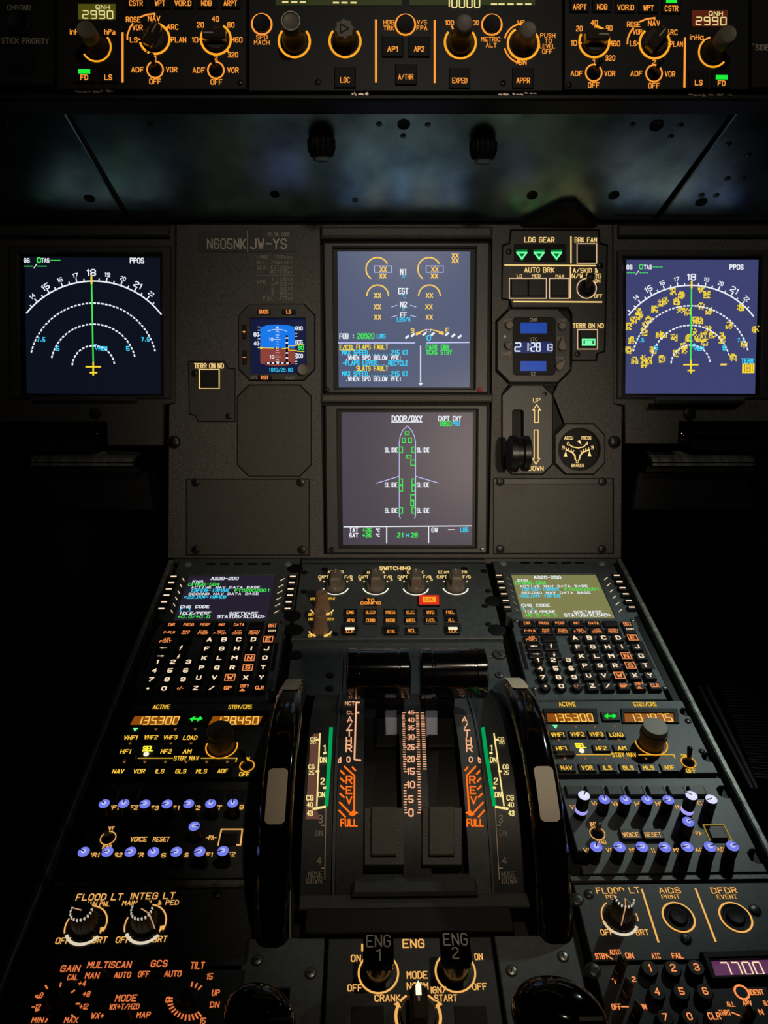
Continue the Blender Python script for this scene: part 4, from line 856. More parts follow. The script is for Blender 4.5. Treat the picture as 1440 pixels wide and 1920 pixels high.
# registration and speed limits placard
def placard():
    T, o0 = mipthing(480, 500, 'speed_placard', 'brown-black placard printed N605NK JW-YS with a speed limit table below', 'placard'); d = Draw(MIP, o0, 320, 420, 4.8)
    T.part('plate', MB(M['mipd']).dpoly(d, rect(245, 68, 1130, 252), 0, .0006, .0002)); m = M['dimprint']
    z = .001
    lettering(T, m, [(504, 180, 'N605NK', 84, 340), (882, 180, 'JW-YS', 84, 318), (972, 97, 'SELCAL CODE', 28, 194)], d, t=.15, z=z, lines=[([(693, 66), (693, 250)], 6)])
    it = [(830, 300, 'LIMIT', 32, 96), (982, 300, 'SPD', 32, 76), (1062, 302, '[IAS]', 20, 66), (810, 347, 'VLE', 32, 74), (938, 347, '280', 32, 66), (1012, 349, 'KT/M', 22, 74), (1072, 347, '67', 32, 40), (814, 392, 'VLO', 32, 74), (940, 392, 'EXT', 32, 72), (1018, 392, '250', 32, 66), (1076, 394, 'KT', 22, 36),
          (940, 436, 'RET', 32, 72), (1018, 436, '220', 32, 66), (1076, 438, 'KT', 22, 36), (818, 522, 'VFE', 32, 78), (915, 497, '1', 30, 10), (1016, 497, '230', 30, 66), (938, 541, '1+F', 30, 60), (1016, 541, '215', 30, 66), (918, 584, '2', 30, 20), (1016, 584, '200', 30, 66), (918, 627, '3', 30, 20), (1016, 627, '185', 30, 66), (880, 671, 'FULL', 30, 94), (1018, 671, '177', 30, 60)]
    it += [(1080, y, 'KT', 22, 36) for y in (499, 543, 586, 629, 673)]
    lettering(T, M['faint'], it, d, t=.15, z=.0006, lines=[([(770, 467), (1093, 465)], 5)])
placard()
# blank cover plates
def blank(name, label, P, scr, x, y, z=-.0015):
    T, o0 = mipthing(x, y, name, label, 'cover plate', 'blank cover plates'); d = Draw(MIP, o0)
    T.part('plate', MB(M['mipd']).dpoly(d, P, -.0075, z, .0006))
    for sx_, sy_ in scr: screw(T, d, sx_, sy_, 6.5, z=.0012)
    return T, d
blank('cover_plate', 'blank eight-sided cover plate below the standby attitude display', P_OCT, [], 514, 808)
blank('cover_plate', 'blank rectangular cover plate left of the lower display', P_BL, [(367, 904), (564, 904), (566, 1031), (367, 1031)], 464, 968)
T, d = blank('cover_plate', 'blank rectangular cover plate below the landing gear lever', P_BR, [(938, 903), (1130, 903), (1129, 1030), (938, 1030)], 1037, 967)
T.part('upper_flange', MB(M['bezel']).dpoly(d, rect(926, 898, 1148, 908), -.0015, -.0005, .0004))
# terrain button plate
T, o0 = mipthing(397, 735, 'terrain_button_plate', 'small notched plate with an unlit TERR ON ND button, left of the standby display', 'button plate'); d = Draw(MIP, o0)
T.part('plate', MB(M['mipd']).dpoly(d, P_TERR, -.0075, -.0005, .0006))
lettering(T, G['pale'], [(392, 686, 'TERR ON ND', 8.5, 54)], d, t=.2)
k = button(T, d, 392.5, 710.5, 34, 34, z=.0015, m='key', name='push_button')
T.part('light_box', MB(G['pale']).stroke([d.P(*p) for p in rect(374, 693, 411, 728)], .0012, lambda x, y: (x, y, .0002), True), k)
for x, y in ((365, 700), (429, 780)): screw(T, d, x, y, 5)
# ------------------------------------------------------------------ display units
def display(name, label, scr, glass, outer, sm, x, y, zb=.003):
    T, o0 = mipthing(x, y, name, label, 'display', 'cockpit displays'); d = Draw(MIP, o0)
    T.part('bezel', MB(M['bezel']).plate([d.P(*p) for p in outer], [[d.P(*p) for p in glass]], -.007, zb, .0018))
    T.part('black_border', MB(S['blackg']).quad(*[(*d.P(*p), -.0022) for p in glass[::-1]]))
    so = T.part('screen', MB(S[sm]).quad(*[(*d.P(*p), -.0018) for p in scr[::-1]]))
    return T, d, so, o0
ZS = -.0015
def sym(T, so, zd, m, fn): mb = MB(G[m]); fn(mb); return T.part('symbol', mb, so)
def stext(T, so, dz, m, items, t=.23, mono=True):
    for it in items: T.part('screen_text', MB(G[m]).text(dz, it[0], it[1], it[2], it[3], it[4], ZS, t, mono, al=it[5] if len(it) > 5 else 'c'), so)
def heading_arc(T, so, dz, cx, cy, R, k, off, gr=True):
    A = lambda r, t: (cx+r*math.sin(math.radians(t)), cy-r*math.cos(math.radians(t)))
    mb = MB(G['wht'])
    mb.line(dz, [A(R, t) for t in np.linspace(-51, 52, 40)], 2.6*k, ZS)
    for h in range(13, 23):
        for q in (0, .5):
            t = (h+q-18)*9.9+off
            if -50 < t < 52: mb.line(dz, [A(R, t), A(R+(7 if q == 0 else 4)*k, t)], 2.2*k, ZS)
    T.part('heading_arc', mb, so)
    for h in range(14, 23):
        t = (h-18)*9.9+off; big = h % 3 == 0; x, y = A(R+(16 if h == 18 else 14)*k, t)
        T.part('screen_text', MB(G['wht']).text(dz, x, y, str(h), (11 if h == 18 else 9.5 if big else 7)*k, (15 if h == 18 else 13 if big else 9)*k, ZS, .2, False, -math.radians(t)), so)
    for r, e in ((R*.743, 77), (R*.497, 78), (R*.247, 86)):
        mb = MB(G['wht']); n = int(2*math.radians(e)*r/(7.2*k))
        for i in range(n): t = -e+2*e*(i+.2)/n; mb.line(dz, [A(r, t), A(r, t+e*.55/n)], 2.8*k, ZS)
        T.part('range_arc', mb, so)
    T.part('course_line', MB(G['grn']).line(dz, [A(4*k, 0), A(R+4*k, off)], 2.6*k, ZS+.0002), so)
    T.part('lubber_mark', MB(G['yel']).line(dz, [A(R-4*k, off), A(R+7*k, off)], 3.4*k, ZS+.0004), so)
    T.part('aircraft_symbol', MB(G['yel']).line(dz, [(cx, cy-8*k), (cx, cy+15*k)], 3*k, ZS+.0005).line(dz, [(cx-13*k, cy), (cx+13*k, cy)], 3*k, ZS+.0005).line(dz, [(cx-5*k, cy+11*k), (cx+6*k, cy+11*k)], 3*k, ZS+.0005), so)
# captain's navigation display and its panel
T, o0 = mipthing(160, 620, 'captain_instrument_panel', 'black instrument panel around the dark left-hand navigation display', 'instrument panel'); d = Draw(MIP, o0)
lp = [(-90, 421), (328, 421), (328, 755), (306, 759), (304, 835), (201, 835), (199, 791), (-90, 791)]
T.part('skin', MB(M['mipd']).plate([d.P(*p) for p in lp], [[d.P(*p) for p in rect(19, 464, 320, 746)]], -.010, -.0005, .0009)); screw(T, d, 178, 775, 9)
T.part('hood', MB(M['bezel']).dpoly(d, rect(-90, 424, 320, 446), -.001, .006, .002))
T.part('backing_plate', MB(M['black']).dpoly(d, rect(5, 450, 326, 758), -.020, -.0085, .0003))
T.part('pull_handle', MB(M['bezel']).dpoly(d, rect(60, 745, 258, 754), -.001, .005, .0015))
T, d, so, o0 = display('navigation_display', 'dark left-hand navigation display with white compass arcs and green course line', [(45, 481), (298.8, 482.5), (301, 739), (48.8, 737.5)], [(36, 476), (304, 476), (306, 742), (38, 742)], [(17, 462), (322, 462), (322, 748), (17, 748)], 'nl', 173, 610)
heading_arc(T, so, d, 174.2, 687.5, 161, 1.0, -1.2)
stext(T, so, d, 'wht', [(49, 487.5, 'GS', 7, 10), (84, 487.5, 'TAS', 7, 14), (256, 488, 'PPOS', 9, 25), (65, 498.5, '/', 7, 5)]); stext(T, so, d, 'grn', [(72, 487, '0', 9, 6), (103, 487.5, '---', 7, 17), (52, 498.5, '---', 7, 16), (78, 498.5, '---', 7, 16)])
stext(T, so, d, 'cyan', [(76, 636, '7.5', 7, 14), (107, 653, '5', 7.5, 5), (272, 636, '7.5', 7, 14), (239, 653, '5', 7.5, 5), (192, 653, 'MEM', 7, 15)])
T.part('symbol', MB(G['cyan']).line(d, [(175, 647), (180, 655), (184, 649), (179, 645)], 1.4, ZS, True), so)
# co-pilot's navigation display
T, o0 = mipthing(1320, 620, 'copilot_instrument_panel', 'speckled grey instrument panel around the right-hand terrain display', 'instrument panel'); d = Draw(MIP, o0)
rp = [(1150, 421), (1530, 421), (1530, 790), (1274, 790), (1272, 832), (1173, 832), (1172, 760), (1150, 756)]
hd = [(1213, 769), (1218, 757), (1393, 757), (1380, 769)]
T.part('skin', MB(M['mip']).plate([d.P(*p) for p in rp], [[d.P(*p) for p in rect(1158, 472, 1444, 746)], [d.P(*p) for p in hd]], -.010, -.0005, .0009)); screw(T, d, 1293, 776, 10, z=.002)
T.part('hood', MB(M['bezel']).dpoly(d, rect(1157, 424, 1530, 446), -.001, .006, .002))
T.part('backing_plate', MB(M['black']).dpoly(d, rect(1152, 452, 1530, 790), -.020, -.0095, .0003))
T.part('pull_handle', MB(M['mip']).prism([d.P(*p) for p in ((1226, 745), (1396, 745), (1394, 756), (1228, 756))], -.001, .006, .003))
T, d, so, o0 = display('navigation_display', 'right-hand navigation display with yellow terrain patches on blue', [(1175.4, 486.3), (1423.8, 486.3), (1417, 738.3), (1173.3, 737.7)], [(1168, 481), (1430, 481), (1424, 742), (1166, 742)], [(1156, 470), (1446, 470), (1446, 748), (1155, 748)], 'nr', 1297, 612)
heading_arc(T, so, d, 1296, 683.5, 149, .98, .6)
dz = Draw(MIP, o0, 1140, 420, 4.8)
stext(T, so, dz, 'wht', [(197, 385, 'GS', 34, 48), (362, 385, 'TAS', 34, 66), (1162, 385, 'PPOS', 40, 120), (268, 435, '/', 32, 22)]); stext(T, so, dz, 'grn', [(302, 382, '0', 38, 28), (450, 384, '---', 30, 84), (212, 436, '---', 28, 74), (328, 436, '---', 28, 74)])
stext(T, so, dz, 'cyan', [(292, 1043, '7.5', 32, 66), (438, 1112, '5', 36, 26), (1205, 1043, '7.5', 32, 62), (1052, 1115, '5', 36, 26), (830, 1118, 'MEM', 34, 72), (1260, 1230, 'TERR', 38, 104)])
T.part('symbol', MB(G['cyan']).line(dz, [(758, 1090), (785, 1125), (805, 1098), (782, 1075)], 6, ZS, True), so)
rnd = random.Random(3)
for px, py in ((590, 600), (660, 635), (620, 690), (840, 585), (890, 630), (478, 705), (515, 685), (420, 760), (275, 785), (285, 825), (228, 860), (370, 855), (335, 900), (325, 970), (178, 915), (650, 765), (715, 785), (838, 735), (910, 775), (1195, 745), (780, 862), (825, 862), (1090, 908), (1328, 945), (460, 990), (500, 1000), (595, 1018), (728, 1020), (770, 965), (808, 1022), (862, 985), (905, 945), (938, 992), (868, 1060), (1025, 1005), (1028, 1038), (215, 1040), (188, 1130), (405, 1130), (685, 1085), (682, 1130), (615, 1160), (240, 1222), (320, 1205), (365, 1225), (325, 1255), (488, 1210), (1225, 1080), (1128, 1195)):
    mb = MB(G['yel'])
    for i in range(5):
        for j in range(5):
            if rnd.random() < .74 and not (i in (0, 4) and j in (0, 4) and rnd.random() < .5):
                x, y = px-26+i*12.6+rnd.uniform(-2, 2), py-30+j*13.4+rnd.uniform(-2, 2); mb.quad(*[(*dz.P(x+a_, y+b_), ZS-.0001) for a_, b_ in ((0, 12), (11, 12), (11, 0), (0, 0))])
    T.part('terrain_patch', mb, so)
T.part('terrain_patch', MB(G['ambs']).quad(*[(*dz.P(x, y), ZS) for x, y in ((1016, 1272), (1072, 1272), (1076, 1254), (1020, 1254))]), so)
T.part('altitude_box', MB(G['yel']).quad(*[(*dz.P(x, y), ZS) for x, y in ((1212, 1340), (1322, 1340), (1325, 1254), (1214, 1254))]), so)
T.part('screen_text', MB(G['earth']).text(dz, 1268, 1278, '1031', 26, 84, ZS+.0003, .16, True).text(dz, 1268, 1314, '1031', 26, 84, ZS+.0003, .16, True), so)
# engine and warning display
T, d, so, o0 = display('engine_display', 'upper centre display with amber engine gauges and fault messages on slate blue', [(632.5, 470.8), (882, 470.8), (881, 726), (634.9, 726)], [(625, 465), (891, 465), (889, 729), (628, 729)], [(606, 455), (917, 455), (915, 738), (610, 738)], 'ewd', 760, 600)
T.part('hood', MB(M['mip']).dpoly(d, rect(602, 427, 922, 449), -.004, .007, .003))
T.part('bottom_bar', MB(M['mip']).dpoly(d, rect(603, 740, 923, 755), -.004, .006, .002))
T.part('red_cap', MB(mat('red_cap', (190, 70, 80), .4), 40).lathe(*d.P(899, 731), [(.0028, .003), (.0028, .0045), (.002, .0055), (0, .006)], 14)); screw(T, d, 614, 731, 4.5, z=.005)
dz = Draw(MIP, o0, 590, 420, 4.235)
XX = [(545, 357), (541, 410), (955, 357), (951, 410), (500, 565), (912, 565), (498, 655), (908, 655), (500, 738), (911, 738), (1117, 247), (1117, 288)]
stext(T, so, dz, 'ambs', [(x, y, 'XX', 34, 50) for x, y in XX], .24)
for cx, cy, r, a0, a1 in ((498, 355, 90, 28, 236), (910, 355, 90, 28, 236), (501, 570, 86, 0, 180), (912, 570, 86, 0, 180)): T.part('gauge_arc', MB(G['ambs']).ring(dz, cx, cy, r, 11, ZS, a0, a1), so)
for x in (543, 954): T.part('value_box', MB(G['lav']).line(dz, rect(x-68, 330, x+68, 381), 5, ZS, True), so)
stext(T, so, dz, 'wht', [(706, 378, 'N1', 42, 48), (704, 530, 'EGT', 42, 74), (706, 637, 'N2', 38, 48), (706, 720, 'FF', 34, 46), (257, 889, 'FOB :', 38, 116), (467, 1061, '.WHEN SPD BELOW VFE:', 32, 444), (467, 1229, '.WHEN SPD BELOW VFE:', 32, 444)])
stext(T, so, dz, 'cyan', [(706, 415, '%', 22, 24), (706, 570, "oC", 30, 26), (706, 675, '%', 20, 22), (706, 755, 'LBS/H', 32, 100), (528, 889, 'LBS', 30, 62), (480, 1019, 'MAX SPEED........215 KT', 34, 520), (482, 1103, '-FLAPS LEVER....RECYCLE', 34, 514), (480, 1187, 'MAX SPEED........215 KT', 34, 520), (907, 903, '0', 38, 26)])
stext(T, so, dz, 'grn', [(406, 888, '20920', 38, 130), (978, 976, 'PARK BRK', 34, 184), (988, 1018, 'TCAS STBY', 34, 202)])
stext(T, so, dz, 'yel', [(256, 978, 'F/CTL', 34, 112), (457, 976, 'FLAPS FAULT', 34, 248), (457, 1145, 'SLATS FAULT', 34, 248)])
T.part('symbol', MB(G['yel']).line(dz, [(200, 999), (312, 999)], 5, ZS), so)
for p in ([(612, 657), (652, 643)], [(762, 643), (804, 656)], [(612, 738), (652, 724)], [(762, 723), (804, 736)]): T.part('symbol', MB(G['lav']).line(dz, p, 6, ZS), so)
for p in ([(190, 942), (793, 942)], [(892, 941), (1225, 939)]): T.part('separator_line', MB(G['lav']).line(dz, p, 9, ZS), so)
T.part('overflow_arrow', MB(G['wht']).line(dz, [(842, 968), (842, 1250)], 9, ZS).prism([dz.P(824, 1260), dz.P(862, 1260), dz.P(843, 1285)], ZS, ZS+.0002), so)
T.part('flap_symbol', MB(G['ambs']).line(dz, [(805, 868), (885, 836)], 9, ZS).line(dz, [(925, 836), (1022, 862)], 9, ZS).prism([dz.P(*q) for q in ((803, 885), (812, 855), (845, 852), (845, 870))], ZS, ZS+.0002).prism([dz.P(*q) for q in ((1024, 882), (1018, 850), (985, 852), (985, 868))], ZS, ZS+.0002), so)
T.part('symbol', MB(G['lav']).line(dz, rect(890, 836, 922, 856), 5, ZS, True), so)
for x, y in ((735, 895), (780, 880), (1052, 872), (1102, 884), (1153, 893), (872, 872), (938, 872)): T.part('flap_dot', MB(G['wht']).line(dz, [(x-7, y+6), (x+7, y-6)], 17, ZS), so)
stext(T, so, dz, 'ambs', [(778, 845, 'S', 32, 22), (1055, 842, 'F', 32, 22)])
# system display
T, d, so, o0 = display('system_display', 'lower centre display showing the DOOR/OXY page with a white aircraft outline', [(640, 773), (887, 773), (885.6, 1022), (643, 1022)], [(633, 769), (894, 769), (892, 1026), (636, 1026)], [(609, 759), (914, 759), (913, 1038), (612, 1038)], 'sd', 763, 897)
for x in (622, 904): screw(T, d, x, 1030, 5, 'steel' if x > 800 else 'screw', z=.005)
dz = Draw(MIP, o0, 590, 730, 4.235)
stext(T, so, dz, 'wht', [(734, 231, 'DOOR/OXY', 40, 236), (1073, 231, 'CKPT OXY', 36, 178), (310, 1118, 'TAT', 32, 66), (310, 1160, 'SAT', 32, 66), (953, 1117, 'GW', 32, 44), (1085, 1115, '--', 28, 46), (500, 1120, 'oC', 26, 32), (500, 1160, 'oC', 26, 32)]+[(x, y, 'SLIDE', 32, 96) for y in (481, 758, 963) for x in (608, 861)])
stext(T, so, dz, 'grn', [(1036, 272, '1850', 36, 96), (415, 1118, '+26', 32, 66), (415, 1160, '+26', 32, 66), (683, 1159, '21', 34, 48), (792, 1159, '28', 34, 48)]); stext(T, so, dz, 'cyan', [(1128, 272, 'PSI', 32, 58), (1190, 1115, 'LBS', 32, 60), (737, 1159, 'H', 26, 20)])
mb = MB(G['wht']).line(dz, [(612, 260), (853, 258)], 7, ZS).line(dz, [(232, 1093), (1243, 1085)], 8, ZS).line(dz, [(572, 1094), (572, 1220)], 9, ZS).line(dz, [(905, 1092), (905, 1218)], 9, ZS); T.part('separator_line', mb, so)
fus = [(680, 1022), (672, 1005), (672, 420), (680, 370), (700, 325), (735, 290), (770, 325), (792, 370), (802, 420), (802, 1000), (795, 1022)]
T.part('aircraft_outline', MB(G['lav']).line(dz, fus, 6, ZS).line(dz, [(492, 746), (667, 692)], 6, ZS).line(dz, [(806, 692), (982, 744)], 6, ZS), so)
for x, y, w_, h in ((735, 347, 32, 22), (708, 404, 24, 36), (757, 404, 24, 36), (685, 480, 26, 44), (786, 480, 26, 44), (749, 535, 34, 24), (782, 582, 36, 42), (685, 734, 26, 44), (786, 734, 26, 44), (685, 786, 26, 44), (786, 786, 26, 44), (782, 858, 36, 40), (776, 906, 24, 40), (685, 962, 26, 44), (786, 962, 26, 44)):
    T.part('door_symbol', MB(G['grn']).line(dz, rect(x-w_/2, y-h/2, x+w_/2, y+h/2), 7, ZS, True), so)
# ------------------------------------------------------------------ standby attitude display
T, o0 = mipthing(519, 642, 'standby_attitude_display', 'small eight-sided standby display with blue sky and brown ground', 'display'); d = Draw(MIP, o0); dz = Draw(MIP, o0, 320, 420, 4.8)
gl = [(470, 597), (572, 597), (575, 700), (471, 701)]
T.part('bezel', MB(M['bezel']).plate([d.P(*p) for p in P_ISIS], [[d.P(*p) for p in gl]], -.0075, .003, .0007))
so = T.part('screen', MB(S['isis']).quad(*[(*d.P(*p), -.0018) for p in gl[::-1]]))
T.part('sky_field', MB(G['sky']).add([(*dz.P(*p), ZS) for p in ((805, 1115), (1115, 1115), (1115, 925), (1050, 908), (960, 903), (870, 908), (805, 930))], [tuple(range(7))]), so)
T.part('ground_field', MB(G['earth']).add([(*dz.P(*p), ZS) for p in ((805, 1250), (870, 1270), (960, 1277), (1050, 1270), (1115, 1250), (1115, 1118), (805, 1118))], [tuple(range(7))]), so)
Z2 = ZS; ZS = -.0011
T.part('deviation_strip', MB(G['dark']).line(dz, [(1045, 1010), (1045, 1230)], 20, ZS).line(dz, [(862, 1250), (1068, 1250)], 20, ZS), so)
ZS = -.0008
w1 = MB(G['wht']).prism([dz.P(*q) for q in ((945, 922), (973, 922), (959, 942))], ZS, ZS+.0002).line(dz, [(875, 965), (915, 950), (960, 945), (1005, 950), (1045, 965)], 4, ZS).line(dz, [(945, 975), (960, 955), (974, 975)], 4, ZS)
for y, h in ((998, 14), (1018, 8), (1038, 26), (1058, 10), (1078, 14), (1138, 10), (1158, 16), (1178, 10), (1196, 28), (1216, 10), (1236, 14)): w1.line(dz, [(960-h, y), (960+h, y)], 4, ZS)
for y in (1025, 1068, 1160, 1205): w1.line(dz, [(1041, y), (1051, y)], 12, ZS)
for x in (878, 920, 963, 1005, 1050): w1.line(dz, [(x-5, 1250), (x+5, 1250)], 12, ZS)
for y in (940, 985, 1010, 1062, 1080, 1140, 1165, 1188, 1210, 1235, 1258): w1.line(dz, [(1120, y), (1136, y)], 6, ZS)
for y in (925, 955, 1000, 1033, 1076, 1112): w1.line(dz, [(786, y), (800, y)], 6, ZS)
T.part('attitude_scale', w1, so)
T.part('aircraft_bar', MB(G['yel']).prism([dz.P(*q) for q in ((806, 1098), (806, 1130), (832, 1114))], ZS, ZS+.0002).line(dz, [(828, 1114), (925, 1116)], 6, ZS).line(dz, [(998, 1122), (1058, 1114)], 6, ZS).line(dz, [(1200, 1084), (1140, 1086), (1130, 1095), (1060, 1095), (1060, 1136), (1130, 1136), (1142, 1146), (1200, 1148)], 5, ZS).line(dz, rect(952, 1106, 968, 1122), 5, ZS, True), so)
stext(T, so, dz, 'wht', [(770, 994, '60', 32, 42), (770, 1074, '40', 32, 42), (1155, 938, '010', 32, 60), (1155, 1062, '005', 32, 60), (1158, 1186, '000', 32, 58), (902, 1036, '10', 24, 36), (907, 1194, '10', 28, 40)]); stext(T, so, dz, 'grn', [(1172, 1113, '80', 34, 46)]); stext(T, so, dz, 'cyan', [(990, 1311, '1013/29.80', 30, 212)], .18)
ZS = Z2
for x, y, w_, h, s_, lw in ((842, 797, 122, 44, 'BUGS', 82), (1066, 797, 122, 44, 'LS', 38), (666, 976, 38, 126, '+', 26), (670, 1205, 38, 126, '-', 24), (852, 1386, 122, 44, 'RST', 60)):
    dd = Draw(MIP, o0, 320, 420, 4.8); (cx, cy), (sx, sy) = dd.P(x, y), dd.S(x, y)
    k = T.part('push_button', MB(M['black']).box(cx, cy, w_*sx, h*sy, .001, .0042, .0005)); T.part('legend', MB(G['orange']).text(dd, x, y, s_, 30, lw, .0046, .24), k)
lettering(T, M['faint'], [(756, 1387, 'ATT', 24, 48), (1078, 1390, 'BARO', 24, 74)], dz, z=.0034)
o_ = T.part('setting_knob', MB(M['knob'], 40).lathe(*d.P(569, 695), [(.0068, .002), (.0068, .009), (.006, .0104), (.004, .0100), (0, .0100)], 28, flute=.05))
# ------------------------------------------------------------------ landing gear and braking plate
T, o0 = mipthing(1040, 550, 'landing_gear_panel', 'notched landing gear and auto brake plate with three green triangles', 'gear panel'); d = Draw(MIP, o0); dz = Draw(MIP, o0, 910, 420, 5.333)
T.part('plate', MB(M['mipd']).dpoly(d, P_LDG, -.0075, -.0005, .0006))
lettering(T, G['pale'], [(540, 158, 'LDG GEAR', 46, 294), (1003, 160, 'BRK FAN', 44, 216), (540, 460, 'AUTO BRK', 46, 294), (340, 520, 'LO', 30, 46), (508, 520, 'MED', 30, 80), (745, 522, 'MAX', 30, 82), (1000, 465, 'A/SKID &', 44, 244), (1010, 520, 'N/W STRG', 42, 288), (1120, 570, 'ON', 34, 50), (1128, 722, 'OFF', 34, 76), (1028, 1018, 'TERR ON ND', 42, 304)], dz, t=.17,
          lines=[([(856, 130), (856, 388)], 13), ([(196, 412), (1100, 417)], 12), ([(851, 436), (849, 740)], 12), ([(285, 776), (1160, 781)], 14)])
T.part('light_strip', MB(M['black']).dpoly(dz, rect(288, 200, 802, 375), -.0005, .0006, .0003))
for x in (362, 535, 708):
    k = T.part('gear_light', MB(G['geard']).prism([dz.P(*q) for q in ((x-58, 262), (x+58, 258), (x+10, 366), (x-6, 366))], .0006, .0009))
    T.part('triangle', MB(G['gear']).line(dz, [(x-46, 290), (x+48, 290), (x+2, 350)], 16, .0012, True), k)
def rbutton(x0, y0, x1, y1, n=1):
    k = T.part('light_box', MB(G['pb']).stroke([dz.P(*p) for p in rect(x0, y0, x1, y1)], .0009, lambda x, y: (x, y, .0001), True))
    for i in range(n):
        w_ = (x1-x0-28)/n; xa = x0+14+i*w_; o_ = T.part('push_button', MB(M['key']).dpoly(dz, rect(xa+4, y0+18, xa+w_-4, y1-18), 0, .0022, .0007))
    return o_
rbutton(917, 197, 1114, 392); rbutton(240, 543, 610, 744, 2); rbutton(642, 543, 836, 744); k = rbutton(923, 1055, 1121, 1251)
T.part('lit_legend', MB(G['gear']).line(dz, rect(968, 1160, 1086, 1212), 17, .0026, True).line(dz, [(1005, 1186), (1050, 1186)], 30, .0026), k)
toggle(T, dz, 1012, 645, 1060, 505, 97, G['pb'], .020, 34, 9, 'knobd')
for x, y in ((235, 275), (920, 1300), (1150, 415)): screw(T, dz, x, y, 24)
# ------------------------------------------------------------------ clock
T, o0 = mipthing(1000, 649, 'cockpit_clock', 'eight-sided clock with blue windows reading 21:28 13', 'clock'); d = Draw(MIP, o0); dz = Draw(MIP, o0, 910, 420, 5.333)
T.part('bezel', MB(M['bezel']).dpoly(d, P_CLK, -.0075, .003, .0014))
T.part('dial_face', MB(M['black']).dpoly(dz, rbox(268, 938, 696, 1516, 36), .002, .0036, .0005))
z3 = .004
for nm, p in (('clk', rect(345, 992, 610, 1100)), ('clkd', rect(286, 1182, 660, 1292)), ('clk', rect(345, 1376, 602, 1474))):
    wo = T.part('display_window', MB(S[nm]).quad(*[(*dz.P(*q), z3) for q in p[::-1]]))
    if nm == 'clkd': T.part('digits', MB(G['lcdn']).text(dz, 318, 1236, '2', 82, 56, z3+.0004, .16, seg=True).text(dz, 462, 1236, '1:28', 82, 155, z3+.0004, .16, seg=True).text(dz, 625, 1240, '13', 66, 70, z3+.0004, .16, seg=True), wo)
lettering(T, M['dimprint'], [(475, 965, 'CHR', 32, 74), (475, 1158, 'UTC', 32, 72), (474, 1500, 'ET', 28, 42)], dz, z=z3); lettering(T, M['faint'], [(222, 972, 'RST', 28, 66), (763, 970, 'CHR', 30, 82), (210, 1300, 'DATE', 32, 92), (745, 1146, 'GPS', 26, 64), (738, 1345, 'RUN', 24, 74)], dz, z=.0034)
for x, y in ((230, 1022), (755, 1030)): T.part('push_button', MB(M['knob'], 40).lathe(*dz.P(x, y), [(.0046, .002), (.0046, .008), (.0040, .0088), (0, .0088)], 24))
k = T.part('date_knob', MB(M['knobd'], 40).lathe(*dz.P(225, 1220), [(.0052, .002), (.0048, .009), (0, .0092)], 24)); T.part('slot_bar', MB(M['knob']).box(*dz.P(225, 1220), .008, .0028, .009, .0106, .0004, .7), k)
for x, y, a_ in ((755, 1210, 92), (745, 1412, 48)):
    c_ = np.array(dz.P(x, y)); e = np.array([math.cos(math.radians(a_)), math.sin(math.radians(a_))]); n_ = np.array([-e[1], e[0]]); r = .0048
    P = [c_+e*.0088]+[c_+r*(e*math.cos(t)+n_*math.sin(t))-e*.003 for t in np.linspace(1.1, 2*PI-1.1, 12)]
    T.part('selector_knob', MB(M['knob']).prism(P, .002, .009, .0008))
c_ = dz.P(190, 1130); T.part('light_sensor', MB(M['dimprint']).disc(*c_, .0016, .0033, 10))
# ------------------------------------------------------------------ landing gear lever
T, o0 = mipthing(988, 805, 'gear_lever_panel', 'eight-sided landing gear lever plate with black wheel-shaped lever set to DOWN', 'gear lever'); d = Draw(MIP, o0); dz = Draw(MIP, o0, 910, 700, 5.333)
T.part('plate', MB(M['bezel']).plate([d.P(*p) for p in P_GEAR], [[dz.P(*p) for p in rbox(274, 371, 376, 760, 16)]], -.0075, .001, .001))
lettering(T, G['pale'], [(510, 270, 'UP', 40, 66), (505, 950, 'DOWN', 42, 142)], dz, z=.0014)
T.part('up_arrow', MB(G['pale']).line(dz, [(490, 492), (490, 368), (474, 368), (511, 314), (548, 368), (529, 368), (529, 492)], 9, .0014, True)); T.part('down_arrow', MB(G['pale']).line(dz, [(486, 568), (486, 852), (470, 852), (503, 908), (541, 852), (525, 852), (525, 568)], 9, .0014, True))
lv = np.array(dz.P(325, 690)); hv = .042
o_ = T.part('lever_arm', MB(M['black'], 40).tube((*lv, -.006), (*(np.array(dz.P(330, 800, hv-.002))), hv-.004), .006, .005))
cw = np.array(dz.P(335, 800, hv))
pr = [(0, -.0125), (.017, -.0125), (.0205, -.0105), (.0205, -.004), (.0165, -.003), (.0165, .003), (.0205, .004), (.0205, .0105), (.017, .0125), (0, .0125)]
T.part('wheel_knob', MB(M['screw'], 45).lathe(0, 0, pr, 40, frame=((*cw, hv), (0, 1, 0), (0, 0, 1), (1, 0, 0))), o_)
for x, y in ((590, 205), (238, 940)): screw(T, dz, x, y, 26)
